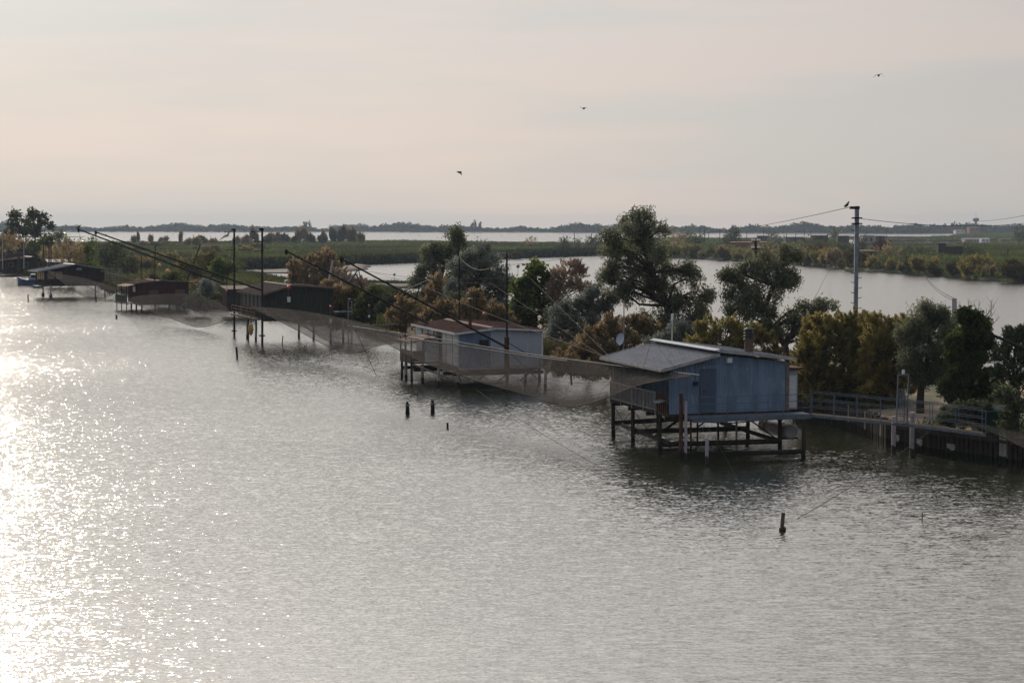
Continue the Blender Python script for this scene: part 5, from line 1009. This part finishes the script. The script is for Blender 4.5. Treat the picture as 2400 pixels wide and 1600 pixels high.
# ropes and wires
K = lambda lb, a, b, sag=0, r=.010, mat='cable', g=None: cable('cable', lb, 'cable', at(*a), at(*b), sag, r, mat, group=g)
K('sagging double rope between the tops of the two masts of the white hut', (1077,603,141.5), (1187,597,129.5), 1.05, .03, 'palecable')
K('power cable running left from the top of the tall grey pole', (1994,485,111), (1560,545,330), .8, .02)
K('lower power cable running right from the tall grey pole', (2006,511,111), (2460,516,150), .5, .018)
K('upper power cable crossing the sky at the far right edge', (2294,518,240), (2460,492,130), .2, .02)
K('pair cable descending to the lilac stub post, upper strand', (2165,643,190), (2237,699,104), .3, .02); K('pair cable descending to the lilac stub post, lower strand', (2168,648,190), (2236,704,104), .35, .02)
K('thin stay descending left of the tall grey pole, upper end at the bank row', (1945,628,400), (1909,700,118), 0, .016)
K('left pale stay running down to the blue hut roof', (1147,662,122), (1416,836,99), 0, .009, 'palecable'); K('right pale stay running down to the blue hut roof', (1244,653,122), (1425,832,99), 0, .009, 'palecable')
K('long thin stay crossing above the white hut chimney down to the pipe', (985,667,140), (1480,856,97), .2, .014, 'palecable')
K('horizontal wire low over the channel behind the boom tips', (700,643,200), (1190,652,135), .2, .012); K('upper wire through the white float', (790,622,170), (1190,668,130), .3, .012)
K('pale wire from the orange boom brace towards the green tree', (880,640,170), (1380,745,130), .3, .012, 'palecable')
K('dark wire from near mast top to the grey willow across the channel', (1190,620,129.5), (1330,602,175), .15, .016)
K('dark cross brace on the right wall of the white hut', (1186,800,128.6), (1245,835,127.5), 0, .03, 'darksteel'); K('dark stay from the mast foot down to the water', (1188,820,128.5), (1262,890,126), 0, .03, 'darksteel')
K('grey pipe strut sloping up right beside the white hut', (1275,822,132), (1375,773,137), 0, .04, 'darksteel')
K('long thin stay from the net down right to the water before the blue hut', (1118,914,108), (1460,1122,84), .2, .012)
K('stay from the blue hut wall down to the water', (1633,950,90.5), (1733,1130,82), 0, .008, 'cable'); 
K('upper line from the lone piling to the net corner at the right', (1838,1232,71.5), (2218,979,88.8), .25, .014); K('lower line lying from the lone piling over the water', (1850,1235,71.3), (2160,1199,74.5), .12, .013)
K('stay from the net crossing down to the ring in the water left', (833,773,132), (882,879,142), 0, .018); K('line from the ring in the water to the white hut leg', (882,879,142), (948,866,134), .25, .014)
K('roof stay on the grey slope of the blue hut, left strand', (1524,808,97), (1505,868,92.3), 0, .014, 'darksteel'); K('roof stay on the grey slope of the blue hut, right strand', (1540,806,97), (1583,860,92.3), .1, .014, 'darksteel')
K('rope from the olive hut roof to the left tall pole top', (530,682,192), (549,548,196), .1, .02); K('wire between the tops of the two tall dark poles', (549,560,196), (614,548,180), .7, .014)
K('thin wire from the highest boom tip towards the maroon hut', (182,538,180), (236,690,262), .2, .014); K('thin line under the olive net to the water at the right', (740,830,150), (930,880,128), 0, .012)
K('wire from the leaning pole to the right edge high', (470,572,256), (548,600,197), .2, .016)
K('two strand wire across the left bank', (236,632,270), (470,600,258), .4, .02)
# driftwood branch in the water
a = G(2163, 1052); t = obj('driftwood_branch', MB().tube([np.array(p) for p in [(0,0,.55),(.35,0,.5),(.75,-.2,.2),(1.0,-.4,-.1)]], [.035, .05, .05, .04], 6).tube([np.array(p) for p in [(.98,-.45,.02),(1.3,-.6,.22),(1.8,-1.1,.16),(2.35,-1.9,.02)]], [.05, .045, .04, .02], 6), M['driftwood']); t.location = a + np.array([-.6, -.2, 0]); tag(t, 'pale curved branch sticking out of the water below the footbridge', 'branch')

# ------------------------------------------------------------------ footbridge, gate, bulkhead
A = G(1903, 972, 2.02); A = F1.wpt(q1[0] + .12, -1.15, 2.0); B = G(2125, 993, 1.85); Cc = G(2310, 1017, 1.7)
br = thing('footbridge', 'blue-grey steel footbridge from the blue hut to the bank', 'footbridge', (A[0], A[1], 0)); O_ = np.array([A[0], A[1], 0]); off = np.array([.1, 1.05, 0])
a_, b2, c2_ = A - O_, B - O_, Cc - O_
dk = MB()
for p, q in ((a_, b2), (b2, c2_)): dk.slab([p, q, q + off, p + off], .09)
obj('deck', dk, M['darkwood'], br); sd = MB(); sd.beam(a_ + (0, -.05, -.08), b2 + (0, -.05, -.08), .05, .10); sd.beam(b2 + (0, -.05, -.08), c2_ + (0, -.05, -.08), .05, .10); obj('side_beam', sd, M['bluerail'], br)
railing('near_railing', 'bluerail', br, [a_, b2 * .97 + a_ * .03], 1.15, 4, (1.0, .66, .33), .022); railing('far_railing', 'bluerail', br, [a_ + off, b2 + off], 1.15, 4, (1.0, .66, .33), .022)
railing('near_railing', 'bluerail', br, [b2, c2_], 1.15, 3, (1.0, .66, .33), .022); railing('far_railing', 'bluerail', br, [b2 + off, c2_ + off], 1.15, 3, (1.0, .66, .33), .022)
for px, yb, yt, mt, lb in [(2094, 1061, 975, 'lily', 'left'), (2137, 1068, 966, 'lily', 'right')]:
    P = G(px, yb); zt = at(px, yt, P[1])[2]; obj('bridge_post', MB().tube([np.array([P[0], P[1], -1]) - O_, np.array([P[0], P[1], zt]) - O_], .12, 10), M[mt], br)
gt = thing('iron_gate', 'tall narrow blue iron gate in the middle of the footbridge', 'gate', (B[0] - .25, B[1], B[2])); 
obj('frame', MB().beam((-.45, 0, 0), (-.40, .55, 0), .05, .05).beam((-.30, -.05, 0), (-.22, -.05, 2.55), .05, .05).beam((.30, .1, 0), (.34, .1, 2.5), .05, .05).beam((-.24, -.05, 2.5), (.36, .1, 2.5), .06, .06).beam((-.28, -.05, 1.75), (.34, .1, 1.75), .04, .04), M['bluerail'], gt)
gb = MB()
for i in range(7): x = -.24 + i * .085; gb.beam((x, -.03 + i * .02, .05), (x + .03, -.03 + i * .02, 1.72), .022, .022)
for i in range(5):
    for z in (1.2, 1.45): c = (-.18 + i * .11, -.01 + i * .025, z); gb.tube([np.array(c) + np.array([.05 * math.cos(k), 0, .07 * math.sin(k)]) for k in np.linspace(0, 6.28, 9)], .01, 4, cap=False)
obj('bars', gb, M['bluerail'], gt, fix=False); obj('gate_lamp', MB().box((.0, 0, 2.55), (.12, .1, 2.75)), M['white'], gt)
# bulkhead of upright planks
bk = thing('timber_bulkhead', 'dark wall of upright timber piles holding the bank at the right', 'bulkhead', (0, 0, 0)); Lb = [G(*q) for q in [(1880, 972), (2010, 1003), (2100, 1042), (2200, 1062), (2400, 1088), (2560, 1108)]]; Lb = [p + np.array([-.55, -.45, 0]) for p in Lb]; bk.location = Lb[0]; O_ = Lb[0].copy()
DD = densify([p[:2] for p in Lb], .3)[:int(sum(np.linalg.norm(b - a) for a, b in zip(Lb, Lb[1:])) / .3)]; k_ = 0
planks = MB(); pales = MB()
for i in range(len(DD) - 1):
    if np.linalg.norm(DD[i + 1] - DD[i]) > 1: continue
    p = DD[i] - O_[:2]; zt = 1.45 + rng.normal() * .07; r = .13 + rng.random() * .03; pale = rng.random() < .06; dst = MB() if pale else planks
    dst.tube([(p[0], p[1] - rng.random() * .08, -1), (p[0] + rng.normal() * .02, p[1], zt)], [r, r * .9], 6)
    if pale: obj('pale_pile', dst, M['concrete'], bk)
obj('pile_wall', planks, M['darkwood'], bk, fix=False)
cpb = MB()
for a, b in zip(Lb, Lb[1:]): cpb.beam(a - O_ + (0, -.2, 1.15), b - O_ + (0, -.2, 1.15), .12, .16)
obj('waler', cpb, M['darkwood'], bk)
bkb = MB()
for a, b in zip(Lb, Lb[1:]): bkb.slab([a - O_ + (0, .2, -1), b - O_ + (0, .2, -1), b - O_ + (0, .2, 1.35), a - O_ + (0, .2, 1.35)], .1)
obj('backing', bkb, M['darkwood'], bk)
for x0_, x1_ in ((2112, 2126), (2168, 2180), (2238, 2256)):
    xs_ = [1880, 2010, 2100, 2200, 2400]; ys_ = [972, 1003, 1042, 1062, 1088]; a = G(x0_, np.interp(x0_, xs_, ys_)) - O_ + (-.6, -.75, .5); b = G(x1_, np.interp(x1_, xs_, ys_)) - O_ + (-.6, -.75, .5); obj('pale_board', MB().beam(a, b, .04, .45), M['concrete'], bk)
# things on the right bank behind the bridge
x = shed('green_container', 'dark blue-green box behind the right end of the footbridge', 2345, 960, 91.5, 2.0, 1.4, 1.25, 'greensheet', 'greensheet', 5, 1.2, cat='container')
bs = thing('shrub', 'broad-leaved shrub hiding the footbridge end by the green box', 'shrub', at(2250, 960, 92)); me, cc, li = crown('crown', [(.2, 0, -.2, 1.0, .7, .5), (1.2, .1, -.1, .7, .5, .5), (-.6, .1, -.3, .6, .5, .4)], M['darkgreen'], 'leaf', .9, .16, .26, 40, .3); obj('crown', me, None, bs)
bs = thing('shrub', 'broad-leaved sapling at the right end of the bank under the thin dark tree', 'shrub', at(2362, 985, 88)); me, cc, li = crown('crown', [(0, 0, 0, .5, .4, .6), (.2, .1, .9, .5, .4, .5), (-.3, .1, 1.5, .4, .4, .4)], M['darkgreen'], 'leaf', .7, .15, .26, 30, .3); obj('crown', me, None, bs); obj('stem', MB().tube([(0, 0, -1.2), (.05, 0, .3), (.1, 0, 1.5)], [.05, .04, .02], 6), M['bark'], bs)
# ------------------------------------------------------------------ distant buildings, boats, birds
def sits(px, py, D): p = at(px, py, D); return p
def bld(name, label, x0, x1, yt, yb, D, wm_, rm, win=2, cat='building', depth=5, rz=0, up=.05):
    s_ = sc(D); w = (x1 - x0) * s_; zt = at(x0, yt, D)[2]; zb = min(at(x0, yb, D)[2], 1.2); h = zt - zb
    return shed(name, label, (x0 + x1) / 2, yb, D, w, depth, h, wm_, rm, rz, zb, win, up, cat)
bld('brick_building', 'long low brick building in the scrub of the right bank', 1712, 1796, 568, 584, 800, 'brick', 'tile', 0, rz=-8)
bld('brick_building', 'small lit brick end beside the long low brick building', 1688, 1708, 575, 584, 790, 'tile', 'deadwood', 0, depth=3)
bld('shack', 'dark shack with a flat roof left of the far grey-green tree', 1904, 1941, 552, 566, 1000, 'darkwood', 'brownroof', 1)
bld('shack', 'dark shack right of the far grey-green tree', 1964, 1990, 553, 564, 980, 'darkwood', 'brownroof', 0)
bld('shack', 'pale shack with a sloping roof among the pools', 2022, 2050, 552, 568, 900, 'concrete', 'greysheet', 2, rz=8)
bld('shack', 'brown shack with a raised roof right of the pale shack', 2052, 2074, 553, 566, 890, 'wood', 'greysheet', 1, rz=-8)
bld('shack', 'long dark shed under the far tree at the centre of the right bank', 1776, 1803, 553, 560, 1050, 'darkwood', 'brownroof', 1)
bld('shack', 'flat dark shed left of the low far hut', 1842, 1884, 556, 562, 1010, 'wood', 'brownroof', 1)
bld('greenhouse', 'low pale building with a light roof beside the orange tamarisk', 2016, 2050, 588, 600, 560, 'wood', 'deadwood', 2)
bld('warehouse', 'long grey warehouse on the far right shore', 2262, 2299, 560, 569, 1130, 'concrete', 'greysheet', 0, depth=10)
bld('container', 'white container with two dark windows beside the warehouse', 2300, 2320, 559.5, 568, 1120, 'white', 'white', 2, cat='container')
bld('warehouse', 'low brown shed at the far right shore', 2346, 2374, 561, 567, 1150, 'wood', 'brownroof', 1, depth=8)
bld('house', 'pinkish house half hidden in the far right wood', 2272, 2296, 533, 545, 2160, 'tile', 'tile', 2, depth=12, cat='house')
bld('house', 'pale brown house left of the pinkish house in the far right wood', 2240, 2262, 540, 547, 2150, 'whitepaint', 'tile', 2, depth=12, cat='house')
# ruined hut
t = thing('ruined_hut', 'dark ruined stilt hut in the reeds at the right', 'fishing hut', at(2230, 590, 575)); D = 575; s_ = sc(D)
t.location[2] = .8; h = at(2230, 570, D)[2] - .8
obj('frame', MB().box((-4.2, 0, 2.2), (-1.8, 3, h)).box((-1.5, .3, 1.4), (3.6, 4, h - 1.1)), M['darkwood'], t); obj('roof', MB().slab([(-4.6, -.3, h + .02), (4.2, -.3, h - .95), (4.2, 4.3, h - .6), (-4.6, 4.3, h + .3)][::-1], -.15), M['darkwood'], t)
for x in (-4.0, -2.0, .5, 3.2): obj('leg', MB().tube([(x, .4, -.5), (x, .4, 2.4)], .15, 6), M['darkwood'], t)
obj('porch', MB().box((-6.6, .2, 1.9), (-4.25, 2, 2.1)).box((-6.5, .2, -.4), (-6.35, .35, 2.9)), M['deadwood'], t)
# water tower
D = 2330; t = thing('water_tower', 'grey water tower rising above the far wood at the right', 'water tower', at(2287, 530, D)); t.location[2] = 1; P = lambda py: at(2287, py, D)[2] - 1
obj('shaft', MB().tube([(0, 0, 0), (0, 0, P(519)), (0, 0, P(517))], [1.7, 1.6, 2.6], 14), M['concrete'], t); obj('tank', MB().tube([(0, 0, P(519)), (0, 0, P(517.5)), (0, 0, P(512.5)), (0, 0, P(511))], [2.6, 3.9, 4.1, 3.2], 16), M['steel'], t); obj('aerial', MB().tube([(0, 0, P(512)), (0, 0, P(499))], .16, 4), M['steel'], t)
# poplars in the far wood and masts
for i, px in enumerate([714, 719, 726, 1107, 1113, 1124]):
    D = 2700; p = at(px, 541, D); p[2] = 1; h = (12.5 - 1 + (526 - 520 + (i % 2) * 1.5) * sc(D)) ; t = thing('poplar_tree', 'slim dark poplar standing out of the far wooded shore', 'tree', p, 0, 'slim poplars on the far shore')
    me, cc, li = crown('crown', [(0, 0, h * .62, 1.9, 1.9, h * .4)], M['farwood'], 'leaf', .7, 1.6, 1.6, 12, .2); obj('crown', me, None, t); obj('trunk', MB().tube([(0, 0, -.5), (0, 0, h * .6)], [.4, .2], 5), M['bark'], t)
for i, (px, y0, y1, D) in enumerate([(1346, 575, 545, 800), (1386, 575, 546, 760), (1640, 562, 534, 930), (1651, 560, 535, 940), (1661, 560, 545, 950), (1687, 560, 534, 960), (1750, 552, 544, 970), (1790, 560, 536, 980), (1885, 565, 535, 1010), (1900, 565, 540, 1010), (1843, 562, 546, 900), (1865, 560, 546, 900), (2031, 560, 540, 950), (2078, 552, 535, 1300), (2362, 600, 580, 560)]):
    p = at(px, y0, D); x = obj('thin_mast', MB().tube([(0, 0, 0), (0, 0, at(px, y1, D)[2] - .8)], .16, 5), M['darksteel']); x.location = (p[0], p[1], .6); tag(x, 'thin dark mast standing on the far side of the channel', 'mast', 'thin masts of the far nets')
for i in range(46):
    px = rng.uniform(120, 1560); y = rng.uniform(545.5, 556); p = G(px, y); x = obj('fish_trap_stake', MB().tube([(0, 0, -1), (0, 0, 1.6 + rng.random())], .12, 4), M['darkwood']); x.location = p; tag(x, 'tiny stake standing in the far lagoon', 'stake', 'tiny stakes in the far lagoon')
# covered white boat on land
t = thing('covered_boat', 'boat under a crumpled white sheet on the right bank', 'boat', at(1958, 598, 625)); t.location[2] = 1.2; m_ = MB(); nx_, ny_ = 16, 7; vs = []; fs = []
for i in range(nx_):
    for j in range(ny_):
        u = i / (nx_ - 1) * 2 - 1; v = j / (ny_ - 1) * 2 - 1; z = (2.1 - 1.0 * abs(v) ** 2) * (1 - .85 * abs(u) ** 3) + .25 * math.sin(i * 2.1 + j) + .5 * (abs(u + .1) < .3); vs.append((u * 2.4, v * 1.2, z))
for i in range(nx_ - 1):
    for j in range(ny_ - 1): a = i * ny_ + j; fs.append((a, a + ny_, a + ny_ + 1, a + 1))
n0 = len(vs); ring = [i * ny_ for i in range(nx_)] + [(nx_ - 1) * ny_ + j for j in range(1, ny_)] + [i * ny_ + ny_ - 1 for i in range(nx_ - 2, -1, -1)] + [j for j in range(ny_ - 2, 0, -1)]
for k in ring: vs.append((vs[k][0], vs[k][1], -.3))
for k in range(len(ring)): j = (k + 1) % len(ring); fs.append((ring[k], ring[j], n0 + j, n0 + k))
m_.add(vs, fs); obj('sheet', m_, M['white'], t); obj('bow', MB().tube([(2.3, 0, .6), (4.2, 0, 1.0)], [.6, .05], 8), M['whitepaint'], t)
# boat at the left
t = thing('motor_boat', 'blue motor boat with a small cabin moored left of the maroon hut', 'boat', G(72, 668), math.radians(4)); s_ = sc(G(72, 668)[1]); L = 30 * s_
def hull(L, w, h, n=14):
    m = MB(); vs = []
    for i in range(n):
        u = i / (n - 1); x = -L + 2 * L * u; k = (1 - max(0, (.35 - u) / .35) ** 2.2) ; zz = h * (1 + .45 * max(0, (.4 - u) / .4) ** 1.5)
        for (a, z) in ((-1, zz), (-.75, .05), (0, -.3), (.75, .05), (1, zz)): vs.append((x, a * w * max(.03, k), z))
    fs = [];
    for i in range(n - 1):
        for j in range(4): a = i * 5 + j; fs.append((a, a + 5, a + 6, a + 1))
        fs.append((i * 5 + 4, i * 5 + 9, i * 5 + 5, i * 5))
    fs.append(tuple(range(5))); fs.append(tuple((n - 1) * 5 + k for k in range(5))[::-1]); return m.add(vs, fs)
obj('hull', hull(L, 1.15, 1.1), M['boatblue'], t); cb = obj('cabin', MB().add([(-.4,-.7,1.0),(1.5,-.7,1.0),(1.5,.7,1.0),(-.4,.7,1.0),(.1,-.6,2.2),(1.4,-.6,2.2),(1.4,.6,2.2),(.1,.6,2.2)], [(0,3,2,1),(4,5,6,7),(0,1,5,4),(1,2,6,5),(2,3,7,6),(3,0,4,7)]), M['palegrey'], t); obj('window', MB().box((.25, -.76, 1.45), (1.2, -.72, 2.0)), M['glass'], cb); obj('bow_rail', MB().tube([(-1.2, -.8, 1.2), (-1.2, -.8, 1.8), (-L * .8, -.5, 2.1), (-L * .8, .5, 2.1), (-1.2, .8, 1.8)], .035, 5), M['pipe'], t)
t = thing('small_dinghy', 'small pale dinghy floating under the maroon hut', 'boat', G(88, 675), math.radians(3)); obj('hull', hull(.9, .45, .45), M['steel'], t); obj('bench', MB().box((-.1, -.4, .3), (.15, .4, .36)), M['wood'], t)
t = thing('work_boat', 'low dark boat moored between the red hut and the olive hut', 'boat', G(462, 722), math.radians(8)); obj('hull', hull(1.9, .8, .55), M['darkwood'], t); obj('bench', MB().box((-.2, -.6, .4), (.2, .6, .47)), M['wood'], t)
# car
def prism(prof, w, inset=0):
    m = MB(); n = len(prof); m.add([(x, -w, z) for x, z in prof] + [(x, w, z) for x, z in prof], [tuple(range(n)), tuple(range(n, 2 * n))[::-1]] + [(i, (i + 1) % n, n + (i + 1) % n, n + i) for i in range(n)]); return m
def car(label, px, py, D, rz, name='parked_car'):
    t = thing(name, label, 'car', at(px, py, D), math.radians(rz)); t.location[2] = 1.2
    obj('body', prism([(-2.0,.3),(-2.05,.75),(-1.9,.98),(-1.35,1.02),(-.6,1.48),(.75,1.5),(1.6,1.05),(2.05,.95),(2.1,.6),(2.05,.3)], .84), M['carpaint'], t)
    obj('windscreen', MB().slab([(-1.26,-.66,1.085),(-1.26,.66,1.085),(-.64,.6,1.475),(-.64,-.6,1.475)], -.02), M['glass'], t)
    for s_ in (-1, 1): obj('side_window', prism([(-1.05,1.05),(-.55,1.4),(.65,1.42),(1.25,1.05)], .008), M['glass'], t).location = (0, s_ * .846, 0)
    for x in (-1.3, 1.35):
        for s_ in (-1, 1): w_ = obj('wheel', MB().tube([(x, s_ * .70, .31), (x, s_ * .87, .31)], .31, 14), M['black'], t); obj('rim', MB().tube([(x, s_ * .872, .31), (x, s_ * .885, .31)], .18, 10), M['pipe'], w_)
    for s_ in (-1, 1): obj('headlight', MB().box((-2.09, s_ * .58 - .16, .66), (-2.0, s_ * .58 + .16, .82)), M['white'], t)
    return t
car('silver-blue car parked in the grass above the red and olive huts', 489, 652, 312, 62)
car('small dark blue vehicle half hidden in the bushes right of the olive hut roof', 679, 660, 300, 95)
# fence behind the olive hut
ft = MB(); o_ = at(478, 700, 222)
for i in range(26): x = i * .22; ft.tube([(x, 0, 0), (x, 0, 1.1)], .02, 4)
ft.tube([(0, 0, 1.0), (5.6, 0, 1.0)], .025, 4); ft.tube([(0, 0, .15), (5.6, 0, .15)], .025, 4); x = obj('picket_fence', ft, M['darksteel'], fix=False); x.location = (o_[0], o_[1], 1.1); tag(x, 'dark low picket fence left of the olive hut', 'fence')
ft = MB(); 
for i in range(8): ft.tube([(i * .5, 0, 0), (i * .5, 0, 1.2)], .025, 4)
for z in (.4, .8, 1.2): ft.tube([(0, 0, z), (3.5, 0, z)], .015, 4)
o_ = at(1283, 815, 138); x = obj('wire_fence', ft, M['darksteel'], fix=False); x.location = (o_[0], o_[1], 1.1); tag(x, 'thin wire fence on the bank right of the white hut', 'fence')
# birds
def bird(label, px, py, D, joints, dark='gulldark', bl=.42, head=1, yaw=0, name='flying_gull', wc=.13):
    """joints: left tip, left elbow, right elbow, right tip as pixel offsets from the body"""
    o = at(px, py, D); t = thing(name, label, 'bird', o, 0); s_ = sc(D); m = MB()
    hx = math.cos(yaw) * head; hy = math.sin(yaw)
    prof = [(-.95, .03, .0), (-.6, .05, .0), (-.2, .09, .0), (.25, .10, .0), (.6, .065, .02), (.8, .062, .03), (.95, .05, .03), (1.15, .012, .01)]
    m.tube([(p * bl * .5 * hx, p * bl * .5 * hy, z) for p, r, z in prof], [r * bl / .45 for p, r, z in prof], 8)
    J = [np.array([dx * s_, 0, -dy * s_]) for dx, dy in joints]; J = [J[0], J[1], np.array([0, 0, .03]), J[2], J[3]]; ch = [.03, .75, 1.0, .75, .03]; f = np.array([hx, hy, 0]) if abs(hy) > .3 else np.array([hx * .55, .84, 0])
    vs = []
    for p, c_ in zip(J, ch):
        k = .08 * (1 - c_)
        for dz, q in ((0, -.5), (.012, 0), (0, .5)): vs.append(p + f * wc * 2 * c_ * q - f * k + np.array([0, 0, dz]))
        vs.append(p - f * k + np.array([0, 0, -.012]))
    fs = []
    for i in range(4):
        a = i * 4; b = a + 4
        for u, v in ((0, 1), (1, 2), (2, 3), (3, 0)): fs.append((a + u, a + v, b + v, b + u))
    m.add(vs, fs); obj('body', m, M[dark], t); obj('beak', MB().tube([(.56 * bl * hx, .56 * bl * hy, .01), (.68 * bl * hx, .68 * bl * hy, .0)], [.02, .006], 5), M['yellow'], t); return t
bird('gull gliding high at the upper right with drooping wings', 2059, 177, 140, [(-12, 6), (-6, -1), (7, -4), (13, 4)], yaw=1.2)
bird('small dark gull above the centre with raised wings', 1368, 254.5, 170, [(-8, -4), (-3, -1), (4, -2), (9, -2)], yaw=.9)
bird('dark bird flying left just above the horizon trees at the centre', 1077, 404, 120, [(4, 7), (3, 3), (3, -1), (1, -3)], head=-1, bl=.32, yaw=.2)
bird('large white gull tilting in front of the left tall pole', 530, 553, 150, [(-15, 11), (-6, 3), (5, -4), (13, -16)], 'gullwhite', yaw=.5, bl=.45, head=1)
def perched(label, px, py, D, mat='gulldark', s_=1.0):
    o = at(px, py, D); t = thing('perched_gull', label, 'bird', o); m = MB().tube([(-.20 * s_, 0, .06), (-.08 * s_, 0, .10), (.06 * s_, 0, .18), (.12 * s_, 0, .26), (.15 * s_, 0, .33), (.18 * s_, 0, .37), (.25 * s_, 0, .36)], [.015, .07, .09, .065, .045, .05, .012], 8); obj('body', m, M[mat], t)
    obj('leg', MB().tube([(0, -.03, 0), (0, -.03, .12)], .01, 4), M['yellow'], t); obj('leg', MB().tube([(0, .03, 0), (0, .03, .12)], .01, 4), M['yellow'], t)
perched('dark bird perched on the cable beside the top of the tall grey pole', 1983.5, 487, 111.5, s_=.8); perched('gull perched on the highest boom tip at the far left', 183.5, 536.5, 180, 'gulldark', 1.3)
